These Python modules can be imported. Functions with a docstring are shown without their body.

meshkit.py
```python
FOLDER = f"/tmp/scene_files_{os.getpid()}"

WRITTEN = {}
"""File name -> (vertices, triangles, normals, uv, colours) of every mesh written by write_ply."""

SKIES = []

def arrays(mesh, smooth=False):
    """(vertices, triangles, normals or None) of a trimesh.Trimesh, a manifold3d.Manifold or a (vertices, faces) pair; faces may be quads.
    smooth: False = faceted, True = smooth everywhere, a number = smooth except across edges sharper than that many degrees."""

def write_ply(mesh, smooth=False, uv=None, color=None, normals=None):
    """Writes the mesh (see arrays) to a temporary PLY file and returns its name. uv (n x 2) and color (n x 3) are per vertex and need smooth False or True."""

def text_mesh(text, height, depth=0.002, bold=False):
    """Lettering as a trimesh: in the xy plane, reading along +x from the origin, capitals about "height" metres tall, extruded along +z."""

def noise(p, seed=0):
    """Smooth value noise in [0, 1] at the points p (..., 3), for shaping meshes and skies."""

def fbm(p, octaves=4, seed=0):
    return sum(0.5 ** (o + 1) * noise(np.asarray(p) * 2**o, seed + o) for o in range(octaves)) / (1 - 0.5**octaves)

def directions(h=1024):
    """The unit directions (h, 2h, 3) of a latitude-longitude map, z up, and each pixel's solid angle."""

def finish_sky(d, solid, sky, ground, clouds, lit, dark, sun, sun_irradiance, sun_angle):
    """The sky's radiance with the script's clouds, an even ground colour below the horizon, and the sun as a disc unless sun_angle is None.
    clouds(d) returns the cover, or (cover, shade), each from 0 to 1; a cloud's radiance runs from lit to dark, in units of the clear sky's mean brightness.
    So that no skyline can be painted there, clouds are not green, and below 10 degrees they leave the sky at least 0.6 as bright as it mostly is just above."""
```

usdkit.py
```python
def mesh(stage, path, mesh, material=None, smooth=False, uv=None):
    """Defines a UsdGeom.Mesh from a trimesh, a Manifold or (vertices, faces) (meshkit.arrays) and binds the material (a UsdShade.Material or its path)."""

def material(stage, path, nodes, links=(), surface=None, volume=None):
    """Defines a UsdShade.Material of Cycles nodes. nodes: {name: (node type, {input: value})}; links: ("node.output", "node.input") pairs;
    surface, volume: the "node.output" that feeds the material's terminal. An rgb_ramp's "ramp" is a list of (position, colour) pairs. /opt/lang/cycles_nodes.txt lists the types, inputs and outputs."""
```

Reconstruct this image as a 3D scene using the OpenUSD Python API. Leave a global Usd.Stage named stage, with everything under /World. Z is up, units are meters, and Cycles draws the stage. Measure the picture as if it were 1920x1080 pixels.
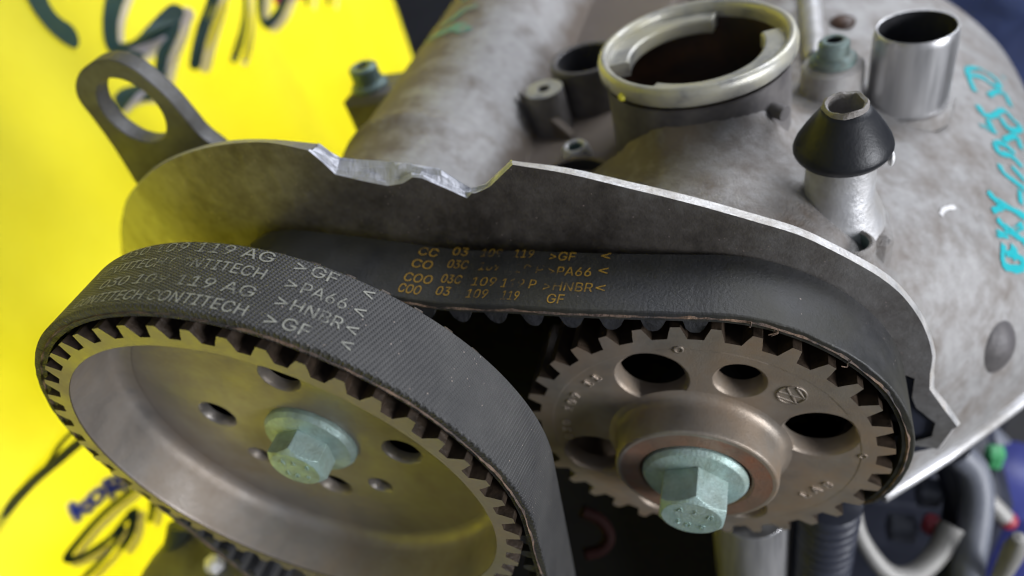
import math
import random
import numpy as np
import trimesh
import usdkit
import meshkit
from pxr import Usd, UsdGeom, UsdLux, UsdShade, Gf, Sdf
from shapely.geometry import Polygon, LineString, Point
from shapely.ops import unary_union
from shapely import affinity

random.seed(4)
RNG = np.random.default_rng(4)
stage = Usd.Stage.CreateInMemory()
UsdGeom.SetStageUpAxis(stage, UsdGeom.Tokens.z)
UsdGeom.SetStageMetersPerUnit(stage, 1.0)
UsdGeom.Xform.Define(stage, '/World')
UsdGeom.Scope.Define(stage, '/World/Looks')
S = 0.042          # one working unit (radius of the small sprocket) in metres

# ------------------------------------------------------------------ camera
CAM = {"f":0.67708,"C":[0.3825,-2.2759,3.5073],"R":[[0.93772,0.24841,-0.24286],[0.0015,-0.70195,-0.71223],[-0.3474,0.6675,-0.6586]]}
cam = UsdGeom.Camera.Define(stage, '/World/camera')
_r, _d, _f = (np.array(v) for v in CAM['R'])
_c = np.array(CAM['C']) * S
cam.AddTransformOp().Set(Gf.Matrix4d(*_r, 0, *(-_d), 0, *(-_f), 0, *_c, 1))
cam.CreateHorizontalApertureAttr(36.0)
cam.CreateVerticalApertureAttr(20.25)
cam.CreateFocalLengthAttr(36.0 * CAM['f'])
cam.CreateClippingRangeAttr(Gf.Vec2f(0.005, 200))
cam.CreateFStopAttr(9.0)
cam.CreateFocusDistanceAttr(3.14 * S)
cam.CreateExposureAttr(0.2)


# ------------------------------------------------------------------ light
def rect(name, pos, target, w, h, power, color):
    l = UsdLux.RectLight.Define(stage, '/World/' + name)
    p, t = np.array(pos, float) * S, np.array(target, float) * S
    z = (p - t) / np.linalg.norm(p - t)
    x = np.cross([0, 0, 1.0], z)
    x /= np.linalg.norm(x)
    y = np.cross(z, x)
    l.AddTransformOp().Set(Gf.Matrix4d(*x, 0, *y, 0, *z, 0, *p, 1))
    l.CreateWidthAttr(w * S)
    l.CreateHeightAttr(h * S)
    l.CreateIntensityAttr(power)
    l.CreateColorAttr(Gf.Vec3f(*color))
    return l


usdkit.material(stage, '/World/Looks/ambience', {'b': ('background_shader', {'color': (0.78, 0.84, 1.0), 'strength': 0.19})}, surface='b.background')
dome = UsdLux.DomeLight.Define(stage, '/World/ambient_dome')  # plain ambient dome added as soft fill, no sky modelled
UsdShade.MaterialBindingAPI.Apply(dome.GetPrim()).Bind(UsdShade.Material.Get(stage, '/World/Looks/ambience'))
rect('key_lamp', (15, -5.5, 2.0), (0.2, 0.6, 0.2), 7, 6, 21.0, (0.93, 0.95, 1.0))
rect('overhead_lamp', (9, 12, 12), (0, 1.5, 0), 13, 9, 6.8, (0.90, 0.93, 1.0))
rect('banner_lamp', (-10.5, 9.0, 2.5), (-6, 7.5, 0), 5, 9, 24.0, (1.0, 0.98, 0.92))
rect('banner_low_lamp', (-9.5, -0.5, -3), (-6, -0.5, -3.2), 6, 6, 11.0, (1.0, 0.98, 0.92))

# ------------------------------------------------------------------ frames and helpers
PH = math.radians(18)
Q = np.array([[math.cos(PH), 0, math.sin(PH)], [0, 1, 0], [-math.sin(PH), 0, math.cos(PH)]])   # timing-drive frame -> world
DX = 2.1           # distance of the two camshafts


def fq(P):
    return np.asarray(P, float) @ Q.T


USED = {}


def numbered(parent, name):
    k = USED.get((parent, name), 0)
    USED[(parent, name)] = k + 1
    return name if k == 0 else f'{name}_{k:03d}'


ORIGIN = {}


def thing(name, label, cat, loc=(0, 0, 0), group=None, kind=None):
    path = '/World/' + numbered('/World', name)
    x = UsdGeom.Xform.Define(stage, path)
    x.AddTranslateOp().Set(Gf.Vec3d(*(np.array(loc, float) * S)))
    ORIGIN[path] = np.array(loc, float)
    tag(x.GetPrim(), label, cat, group, kind)
    return path


def tag(p, label=None, cat=None, group=None, kind=None):
    for k, v in (('label', label), ('category', cat), ('group', group), ('kind', kind)):
        if v:
            p.SetCustomDataByKey(k, v)


def put(parent, name, mesh, material, smooth=35, label=None, uv=None, kind=None):
    """One mesh (vertices in working units, world frame) as a part of parent."""
    if isinstance(mesh, tuple):
        v, f = np.asarray(mesh[0], float), np.asarray(mesh[1])
        if f.shape[1] == 4:
            f = np.vstack([f[:, [0, 1, 2]], f[:, [0, 2, 3]]])
        mesh = trimesh.Trimesh(v, f, process=False)
    path = parent + '/' + numbered(parent, name)
    root = '/'.join(path.split('/')[:3])
    o = ORIGIN.get(root, np.zeros(3))
    m = trimesh.Trimesh((np.asarray(mesh.vertices) - o) * S, np.asarray(mesh.faces), process=False)
    p = usdkit.mesh(stage, path, m, '/World/Looks/' + material, smooth=smooth, uv=uv)
    tag(p.GetPrim(), label, kind=kind)
    return path


def solo(name, mesh, material, label=None, cat=None, kind=None, smooth=35, group=None):
    path = '/World/' + numbered('/World', name)
    v = np.asarray(mesh.vertices)
    o = np.r_[v[:, :2].mean(0), v[:, 2].min()]
    m = trimesh.Trimesh((v - o) * S, np.asarray(mesh.faces), process=False)
    p = usdkit.mesh(stage, path, m, '/World/Looks/' + material, smooth=smooth)
    UsdGeom.Xformable(p).AddTranslateOp().Set(Gf.Vec3d(*(o * S)))
    tag(p.GetPrim(), label, cat, group, kind)


def cat_(ms):
    return trimesh.util.concatenate([m for m in ms if m is not None])


def extrude_y(poly, y0, y1):
    """Polygon in (x, z) of the drive frame, from y0 to y1, in the world frame."""
    ms = []
    for g in getattr(poly, 'geoms', [poly]):
        m = trimesh.creation.extrude_polygon(g, y1 - y0, engine='earcut')
        v = np.asarray(m.vertices)
        ms.append(trimesh.Trimesh(fq(np.c_[v[:, 0], y0 + v[:, 2], v[:, 1]]), m.faces[:, ::-1], process=False))
    return cat_(ms)


def grid_faces(n, m, close_n=False, close_m=False):
    i, j = np.meshgrid(np.arange(n if close_n else n - 1), np.arange(m if close_m else m - 1), indexing='ij')
    a = i * m + j
    b = ((i + 1) % n) * m + j
    c = ((i + 1) % n) * m + (j + 1) % m
    d = i * m + (j + 1) % m
    q = np.stack([a, b, c, d], -1).reshape(-1, 4)
    return np.vstack([q[:, [0, 1, 2]], q[:, [0, 2, 3]]])


def lathe(profile, n=96, a0=0.0, a1=2 * math.pi):
    """Profile [(r, h)] turned about the third axis."""
    closed = abs(a1 - a0 - 2 * math.pi) < 1e-6
    th = np.linspace(a0, a1, n, endpoint=not closed)
    p = np.array(profile, float)
    v = np.stack([np.outer(np.cos(th), p[:, 0]), np.outer(np.sin(th), p[:, 0]), np.tile(p[:, 1], (n, 1))], -1).reshape(-1, 3)
    return trimesh.Trimesh(v, grid_faces(n, len(p), close_n=closed), process=False)


def lathe_up(profile, at, n=96, **k):
    m = lathe(profile, n, **k)
    m.apply_translation(at)
    return m


def lathe_y(profile, cx, n=128):
    """Profile [(r, y)] turned about a camshaft axis (drive frame) -> world."""
    m = lathe(profile, n)
    v = np.asarray(m.vertices)
    return trimesh.Trimesh(fq(np.c_[cx + v[:, 0], v[:, 2], v[:, 1]]), m.faces[:, ::-1], process=False)


def catmull(P, n=12):
    P = np.asarray(P, float)
    if len(P) < 3:
        t = np.linspace(0, 1, n)[:, None]
        return P[0] * (1 - t) + P[-1] * t
    E = np.vstack([2 * P[0] - P[1], P, 2 * P[-1] - P[-2]])
    out = []
    for i in range(1, len(E) - 2):
        for t in np.linspace(0, 1, n, endpoint=False):
            a, b, c, d = E[i - 1:i + 3]
            out.append(0.5 * (2 * b + (c - a) * t + (2 * a - 5 * b + 4 * c - d) * t * t + (3 * b - a - 3 * c + d) * t ** 3))
    return np.array(out + [P[-1]])


def tube(path, r, n=16, radii=None):
    P = np.asarray(path, float)
    T = np.gradient(P, axis=0)
    T /= np.linalg.norm(T, axis=1)[:, None] + 1e-12
    up = np.array([0.31, 0.2, 0.93])
    A = np.cross(T, up)
    A /= np.linalg.norm(A, axis=1)[:, None] + 1e-12
    B = np.cross(T, A)
    th = np.linspace(0, 2 * math.pi, n, endpoint=False)
    rr = np.full(len(P), r) if radii is None else np.asarray(radii)
    v = P[:, None] + rr[:, None, None] * (np.cos(th)[None, :, None] * A[:, None] + np.sin(th)[None, :, None] * B[:, None])
    k = len(P)
    f = grid_faces(k, n, close_m=True)
    v = np.vstack([v.reshape(-1, 3), P[:1], P[-1:]])
    j = np.arange(n)
    f = np.vstack([f, np.c_[np.full(n, k * n), j, (j + 1) % n], np.c_[np.full(n, k * n + 1), (k - 1) * n + (j + 1) % n, (k - 1) * n + j]])
    return trimesh.Trimesh(v, f, process=False)


def drop(P):
    """A hanging hose carried on down to the ground."""
    P = np.asarray(P, float)
    d = P[-1] - P[-2]
    d /= np.linalg.norm(d)
    q = [P[-1]]
    while q[-1][2] > -12.8:
        d = 0.85 * d + 0.15 * np.array([0, 0, -1.0])
        d /= np.linalg.norm(d)
        q.append(q[-1] + d * 0.25)
    return np.vstack([P, q[1:]])


def box(lo, hi, bevel=0.0):
    lo, hi = np.array(lo, float), np.array(hi, float)
    if bevel <= 0:
        m = trimesh.creation.box(hi - lo)
        m.apply_translation((lo + hi) / 2)
        return m
    c = []
    for sx in (0, 1):
        for sy in (0, 1):
            for sz in (0, 1):
                p = np.where([sx, sy, sz], hi - bevel, lo + bevel)
                for a in np.vstack([np.eye(3), -np.eye(3), np.array([[i, j, k] for i in (-1, 1) for j in (-1, 1) for k in (-1, 1)]) / math.sqrt(3)]):
                    c.append(p + a * bevel)
    return trimesh.convex.convex_hull(np.array(c))


def rough_up(m, amp, freq, seed=0):
    v = np.asarray(m.vertices)
    n = np.stack([meshkit.fbm(v * freq + 17.3 * k, 3, seed + k) - 0.5 for k in range(3)], -1)
    return trimesh.Trimesh(v + n * amp, m.faces, process=False)


# ------------------------------------------------------------------ materials
def mat(name, c1, c2, metallic=0.0, rough=(0.4, 0.6), scale=6.0, grime=None, grime_amt=0.5, grime_scale=2.0, grime_rough=0.75,
        bump=0.15, bump_scale=40.0, speck=None, speck_scale=60.0, speck_cut=0.16, bevel=0.0, dist=0.02, spec=0.5, transl=None, stretch=None, grad=None):
    """Dirty real-world surface: two tones of the base, a grime film that is rougher and not metallic, small specks, fine relief."""
    k = 1.0 / S
    n = {'g': ('geometry', {}),
         'mp': ('mapping', {'scale': tuple(k * np.array(stretch or (1, 1, 1)))}),
         'n1': ('noise_texture', {'scale': scale, 'detail': 6.0, 'roughness': 0.62}),
         'r1': ('rgb_ramp', {'ramp': [(0.30, c1), (0.70, c2)]}),
         'nb': ('noise_texture', {'scale': bump_scale, 'detail': 5.0, 'roughness': 0.6}),
         'bp': ('bump', {'strength': bump, 'distance': dist * S}),
         'rr': ('map_range', {'from_min': 0.3, 'from_max': 0.7, 'to_min': rough[0], 'to_max': rough[1], 'clamp': True}),
         'p': ('principled_bsdf', {'metallic': metallic, 'specular_ior_level': spec})}
    l = [('g.position', 'mp.vector'), ('mp.vector', 'n1.vector'), ('mp.vector', 'nb.vector'), ('n1.fac', 'r1.fac'), ('nb.fac', 'bp.height'),
         ('n1.fac', 'rr.value'), ('bp.normal', 'p.normal')]
    col, ro = 'r1.color', 'rr.result'
    if bevel:
        n['bv'] = ('bevel', {'radius': bevel * S, 'samples': 6})
        l.append(('bv.bevel', 'bp.normal'))
    if grime is not None:
        n['n2'] = ('noise_texture', {'scale': grime_scale, 'detail': 8.0, 'roughness': 0.66, 'distortion': 0.15})
        n['r2'] = ('rgb_ramp', {'ramp': [(0.5 - 0.16 + 0.25 * (0.5 - grime_amt), (0, 0, 0)), (0.5 + 0.14 + 0.25 * (0.5 - grime_amt), (1, 1, 1))]})
        n['m2'] = ('mix_color', {'b': grime})
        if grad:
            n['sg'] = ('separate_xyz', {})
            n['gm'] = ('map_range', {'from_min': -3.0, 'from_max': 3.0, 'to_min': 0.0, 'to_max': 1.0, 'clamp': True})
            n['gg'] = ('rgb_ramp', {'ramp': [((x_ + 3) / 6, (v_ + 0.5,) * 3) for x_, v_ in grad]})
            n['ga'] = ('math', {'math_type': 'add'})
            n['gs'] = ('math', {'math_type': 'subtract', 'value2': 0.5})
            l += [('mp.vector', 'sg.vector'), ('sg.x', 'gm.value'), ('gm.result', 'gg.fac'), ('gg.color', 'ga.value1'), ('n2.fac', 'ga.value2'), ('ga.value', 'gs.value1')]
        n['mr'] = ('mix_float', {'b': grime_rough})
        n['mm'] = ('mix_float', {'a': metallic, 'b': metallic * 0.2})
        l += [('mp.vector', 'n2.vector'), ('gs.value' if grad else 'n2.fac', 'r2.fac'), ('r2.color', 'm2.fac'), (col, 'm2.a'), ('r2.color', 'mr.fac'), (ro, 'mr.a'),
              ('r2.color', 'mm.fac'), ('mm.result', 'p.metallic')]
        col, ro = 'm2.result', 'mr.result'
    if speck is not None:
        n['v3'] = ('voronoi_texture', {'scale': speck_scale, 'randomness': 1.0})
        n['w3'] = ('noise_texture', {'scale': 5.0, 'detail': 3.0})
        n['q3'] = ('math', {'math_type': 'multiply_add', 'value2': -0.35, 'value3': speck_cut + 0.17})
        n['c3'] = ('math', {'math_type': 'less_than'})
        n['m3'] = ('mix_color', {'b': speck})
        l += [('mp.vector', 'v3.vector'), ('mp.vector', 'w3.vector'), ('w3.fac', 'q3.value1'), ('v3.distance', 'c3.value1'), ('q3.value', 'c3.value2'),
              ('c3.value', 'm3.fac'), (col, 'm3.a')]
        col = 'm3.result'
    l += [(col, 'p.base_color'), (ro, 'p.roughness')]
    surf = 'p.BSDF'
    if transl:
        n['t'] = ('translucent_bsdf', {})
        n['mx'] = ('mix_closure', {'fac': transl})
        l += [(col, 't.color'), ('p.BSDF', 'mx.closure1'), ('t.BSDF', 'mx.closure2')]
        surf = 'mx.closure'
    usdkit.material(stage, '/World/Looks/' + name, n, l, surface=surf)


AL1, AL2 = (0.30, 0.292, 0.283), (0.41, 0.402, 0.395)
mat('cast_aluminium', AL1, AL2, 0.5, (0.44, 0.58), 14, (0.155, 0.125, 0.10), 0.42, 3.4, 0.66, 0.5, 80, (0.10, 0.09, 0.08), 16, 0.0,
    grad=[(-2.75, 0.36), (-2.2, 0.24), (-1.95, 0.04), (-1.75, -0.12), (-1.42, -0.14), (-1.28, 0.24), (-0.5, 0.26), (-0.2, 0.04), (0.5, -0.02), (1.0, -0.07), (2.6, -0.10)])  # brown film, with shade of left flank and valley put into its amount
mat('cast_aluminium_clean', (0.52, 0.52, 0.53), (0.68, 0.68, 0.69), 0.6, (0.35, 0.5), 5, (0.25, 0.23, 0.2), 0.2, 2.2, 0.6, 0.2, 34)
mat('oily_plate', (0.055, 0.048, 0.044), (0.12, 0.108, 0.098), 0.25, (0.38, 0.55), 3.0, (0.028, 0.024, 0.022), 0.45, 1.2, 0.5, 0.3, 38,
    (0.30, 0.24, 0.22), 26, 0.03)
usdkit.material(stage, '/World/Looks/flange_face', {
    'g': ('geometry', {}), 'mp': ('mapping', {'scale': (1 / S, 1 / S, 1 / S)}), 'sx': ('separate_xyz', {}),
    'n1': ('noise_texture', {'scale': 2.2, 'detail': 8.0, 'roughness': 0.65}), 'n2': ('noise_texture', {'scale': 16.0, 'detail': 6.0, 'roughness': 0.7}),
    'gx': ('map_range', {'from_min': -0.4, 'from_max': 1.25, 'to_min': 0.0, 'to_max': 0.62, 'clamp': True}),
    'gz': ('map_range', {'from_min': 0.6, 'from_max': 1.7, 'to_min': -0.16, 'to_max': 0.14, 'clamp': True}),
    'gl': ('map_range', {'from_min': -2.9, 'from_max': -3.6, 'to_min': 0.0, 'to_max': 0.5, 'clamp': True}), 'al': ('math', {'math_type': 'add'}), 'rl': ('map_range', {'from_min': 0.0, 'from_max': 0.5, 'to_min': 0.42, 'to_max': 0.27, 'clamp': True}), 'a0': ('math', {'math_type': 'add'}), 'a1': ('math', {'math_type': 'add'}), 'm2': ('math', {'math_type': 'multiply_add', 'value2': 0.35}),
    'r': ('rgb_ramp', {'ramp': [(0.46, (0.055, 0.048, 0.043)), (0.64, (0.14, 0.125, 0.112)), (0.88, (0.27, 0.26, 0.25)), (1.0, (0.40, 0.395, 0.385))]}),
    'h': ('math', {'math_type': 'multiply', 'value2': 0.78}),
    'v': ('voronoi_texture', {'scale': 24.0}), 'w': ('noise_texture', {'scale': 6.0}), 'c1': ('math', {'math_type': 'less_than', 'value2': 0.09}),
    'c2': ('math', {'math_type': 'greater_than', 'value2': 0.53}), 'cm': ('math', {'math_type': 'multiply'}), 'mx': ('mix_color', {'b': (0.36, 0.29, 0.27)}),
    'b': ('bump', {'strength': 0.35, 'distance': 0.02 * S}), 'p': ('principled_bsdf', {'roughness': 0.42, 'metallic': 0.55})},
    [('g.position', 'mp.vector'), ('mp.vector', 'sx.vector'), ('mp.vector', 'n1.vector'), ('mp.vector', 'n2.vector'), ('sx.x', 'gx.value'), ('sx.z', 'gz.value'),
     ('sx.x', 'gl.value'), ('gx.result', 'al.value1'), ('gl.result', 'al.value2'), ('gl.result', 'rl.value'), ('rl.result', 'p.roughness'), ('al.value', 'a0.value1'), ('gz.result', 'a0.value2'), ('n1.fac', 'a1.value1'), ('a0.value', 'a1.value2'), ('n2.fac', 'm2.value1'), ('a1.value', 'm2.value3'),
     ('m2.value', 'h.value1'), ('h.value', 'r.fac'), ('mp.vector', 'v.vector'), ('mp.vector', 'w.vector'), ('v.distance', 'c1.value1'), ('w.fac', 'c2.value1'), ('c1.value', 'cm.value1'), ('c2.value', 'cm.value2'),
     ('r.color', 'mx.a'), ('cm.value', 'mx.fac'), ('mx.result', 'p.base_color'), ('n2.fac', 'b.height'), ('b.normal', 'p.normal')], surface='p.BSDF')
mat('plate_clean', (0.26, 0.255, 0.25), (0.40, 0.395, 0.39), 0.45, (0.4, 0.55), 5.0, (0.15, 0.14, 0.13), 0.4, 2.5, 0.6, 0.3, 42, (0.55, 0.55, 0.55), 30, 0.02)
mat('machined_edge', (0.70, 0.69, 0.67), (0.88, 0.87, 0.86), 0.75, (0.28, 0.45), 14, (0.42, 0.38, 0.33), 0.25, 6.0, 0.6, 0.5, 55)
mat('fracture', (0.46, 0.47, 0.51), (0.62, 0.63, 0.68), 0.4, (0.4, 0.6), 9, None, bump=0.35, bump_scale=30, dist=0.03, stretch=(2.5, 0.5, 0.6))
mat('shade_black_oil', (0.006, 0.006, 0.007), (0.012, 0.011, 0.011), 0.0, (0.6, 0.8), 6, None, bump=0.3, bump_scale=12, spec=0.15)  # near black colour stands in for deep shade behind plate and belts
mat('rusty_steel', (0.28, 0.25, 0.215), (0.40, 0.365, 0.32), 0.7, (0.34, 0.50), 5.0, (0.25, 0.175, 0.11), 0.45, 1.5, 0.5, 0.16, 90, None, bevel=0.012)
mat('tooth_grease', (0.020, 0.015, 0.011), (0.065, 0.043, 0.027), 0.2, (0.35, 0.55), 12, None, bump=0.3, bump_scale=40, bevel=0.010)
mat('rust_ring', (0.24, 0.165, 0.12), (0.32, 0.235, 0.18), 0.6, (0.38, 0.5), 5.0, (0.26, 0.11, 0.06), 0.4, 3.0, 0.6, 0.2, 60, None, bevel=0.012)
mat('grey_steel', (0.30, 0.275, 0.25), (0.40, 0.375, 0.35), 0.75, (0.34, 0.46), 3.0, (0.24, 0.19, 0.14), 0.25, 1.6, 0.55, 0.12, 50, None, bevel=0.014)
mat('tooth_wear', (0.6, 0.56, 0.5), (0.8, 0.77, 0.72), 0.95, (0.2, 0.35), 20)
mat('green_zinc', (0.38, 0.57, 0.53), (0.58, 0.73, 0.71), 0.5, (0.26, 0.42), 7.0, (0.24, 0.30, 0.25), 0.3, 5.0, 0.55, 0.35, 60, (0.05, 0.26, 0.2), 22, 0.02, bevel=0.012)
mat('green_zinc_dark', (0.16, 0.25, 0.24), (0.25, 0.35, 0.34), 0.5, (0.35, 0.5), 7.0, (0.12, 0.14, 0.12), 0.4, 4.0, 0.6, 0.2, 50, None, bevel=0.012)
mat('belt_rubber', (0.020, 0.021, 0.022), (0.038, 0.038, 0.040), 0.0, (0.42, 0.6), 8, (0.032, 0.03, 0.018), 0.35, 1.3, 0.62, 0.25, 60, (0.30, 0.25, 0.22), 22, 0.02)
mat('belt_tooth_rubber', (0.016, 0.016, 0.018), (0.03, 0.031, 0.035), 0.0, (0.5, 0.7), 10, None, bump=0.5, bump_scale=30)
mat('belt_cord', (0.10, 0.055, 0.035), (0.42, 0.27, 0.17), 0.0, (0.6, 0.8), 16, (0.05, 0.045, 0.045), 0.55, 7.0, 0.8, 0.6, 50)
mat('black_rubber', (0.010, 0.011, 0.014), (0.018, 0.019, 0.022), 0.0, (0.36, 0.5), 6, None, bump=0.15, bump_scale=30, spec=0.4)
mat('dark_paint_steel', (0.10, 0.10, 0.098), (0.19, 0.19, 0.188), 0.4, (0.36, 0.52), 5, (0.06, 0.055, 0.045), 0.4, 2.5, 0.6, 0.3, 40, None, bevel=0.02)
mat('neck_metal', (0.40, 0.395, 0.37), (0.58, 0.575, 0.54), 0.6, (0.26, 0.42), 6, (0.45, 0.42, 0.28), 0.3, 3.0, 0.5, 0.15, 40, None, bevel=0.02)
mat('neck_body', (0.15, 0.14, 0.135), (0.25, 0.235, 0.225), 0.35, (0.38, 0.55), 4, (0.06, 0.055, 0.06), 0.5, 1.6, 0.6, 0.25, 30)
mat('inside_rust', (0.03, 0.014, 0.008), (0.10, 0.042, 0.016), 0.1, (0.4, 0.6), 3.5, (0.012, 0.009, 0.008), 0.5, 2.0, 0.5)
mat('bright_tube', (0.50, 0.50, 0.51), (0.62, 0.62, 0.63), 0.9, (0.26, 0.36), 5, (0.35, 0.34, 0.33), 0.2, 1.0, 0.5, 0.05, 10, None, bevel=0.015, stretch=(5, 5, 0.3))
mat('tube_inside', (0.03, 0.03, 0.034), (0.05, 0.05, 0.055), 0.2, (0.5, 0.6))
mat('banner_yellow', (0.66, 0.62, 0.07), (0.71, 0.68, 0.10), 0.0, (0.5, 0.6), 0.6, None, bump=0.06, bump_scale=3.0, transl=0.55)
mat('banner_dark', (0.012, 0.045, 0.042), (0.016, 0.055, 0.05), 0.0, (0.5, 0.6), 2, bump=0.0)
mat('banner_shadow', (0.62, 0.58, 0.66), (0.70, 0.66, 0.73), 0.0, (0.5, 0.6), 2, bump=0.0, transl=0.4)
mat('banner_blue', (0.03, 0.06, 0.42), (0.04, 0.08, 0.48), 0.0, (0.5, 0.6), 2, bump=0.0)
mat('banner_red', (0.62, 0.03, 0.06), (0.7, 0.04, 0.08), 0.0, (0.5, 0.6), 2, bump=0.0)
mat('marker_cyan', (0.0, 0.42, 0.48), (0.02, 0.60, 0.64), 0.0, (0.4, 0.5), 10, None, bump=0.1)
mat('marker_green', (0.03, 0.26, 0.19), (0.06, 0.36, 0.27), 0.0, (0.5, 0.6), 10, (0.25, 0.22, 0.18), 0.45, 7)
mat('yellow_paint', (0.75, 0.68, 0.05), (0.8, 0.74, 0.08), 0.0, (0.4, 0.5))
mat('white_chip', (0.7, 0.69, 0.68), (0.85, 0.84, 0.83), 0.2, (0.4, 0.5), 10)
mat('wire_dark', (0.02, 0.03, 0.02), (0.04, 0.05, 0.03), 0.0, (0.45, 0.6))
mat('ground_concrete', (0.035, 0.036, 0.042), (0.065, 0.066, 0.074), 0.0, (0.7, 0.9), 0.5, (0.025, 0.023, 0.022), 0.5, 0.15, 0.8, 0.4, 4)
mat('hose_grey', (0.11, 0.12, 0.15), (0.17, 0.18, 0.21), 0.0, (0.35, 0.5), 3)
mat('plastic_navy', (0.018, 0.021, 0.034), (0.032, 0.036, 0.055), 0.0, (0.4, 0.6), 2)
mat('plastic_blue', (0.04, 0.05, 0.22), (0.06, 0.07, 0.28), 0.0, (0.35, 0.5), 2)
mat('cloth_navy', (0.012, 0.022, 0.075), (0.025, 0.042, 0.12), 0.0, (0.8, 0.9), 1.5, None, bump=0.6, bump_scale=5)
mat('red_cap_plastic', (0.32, 0.03, 0.05), (0.38, 0.05, 0.07), 0.0, (0.3, 0.5))
mat('green_plastic', (0.06, 0.35, 0.12), (0.08, 0.4, 0.16), 0.0, (0.4, 0.5))
mat('beige_metal', (0.28, 0.27, 0.25), (0.38, 0.37, 0.35), 0.2, (0.4, 0.6), 3)
mat('rust_red', (0.007, 0.0016, 0.0012), (0.012, 0.0025, 0.002), 0.0, (0.7, 0.8), 5, spec=0.1)
mat('stamp_light', (0.55, 0.47, 0.40), (0.66, 0.58, 0.50), 0.6, (0.3, 0.45), 10)
mat('ink_white_wear', (0.30, 0.30, 0.27), (0.42, 0.42, 0.38), 0.0, (0.6, 0.8), 10)


def worn_ink(name, color, wear, wear_scale, rough=0.7):
    k = 1.0 / S
    usdkit.material(stage, '/World/Looks/' + name, {
        'g': ('geometry', {}), 'mp': ('mapping', {'scale': (k, k, k)}),
        'n': ('noise_texture', {'scale': wear_scale, 'detail': 5.0, 'roughness': 0.7}),
        'n2': ('noise_texture', {'scale': 2.6, 'detail': 2.0}),
        'a': ('math', {'math_type': 'add'}),
        'r': ('map_range', {'from_min': wear, 'from_max': wear + 0.22, 'to_min': 0.0, 'to_max': 0.9, 'clamp': True}),
        'd': ('principled_bsdf', {'base_color': color, 'roughness': rough}), 't': ('transparent_bsdf', {}), 'm': ('mix_closure', {})},
        [('g.position', 'mp.vector'), ('mp.vector', 'n.vector'), ('mp.vector', 'n2.vector'), ('n.fac', 'a.value1'), ('n2.fac', 'a.value2'), ('a.value', 'r.value'),
         ('r.result', 'm.fac'), ('t.BSDF', 'm.closure1'), ('d.BSDF', 'm.closure2')], surface='m.closure')


worn_ink('ink_grey', (0.31, 0.31, 0.265), 0.77, 34)
worn_ink('ink_yellow', (0.40, 0.23, 0.02), 0.76, 14)
worn_ink('marker_cyan_worn', (0.01, 0.42, 0.46), 0.66, 20, 0.5)

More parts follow.
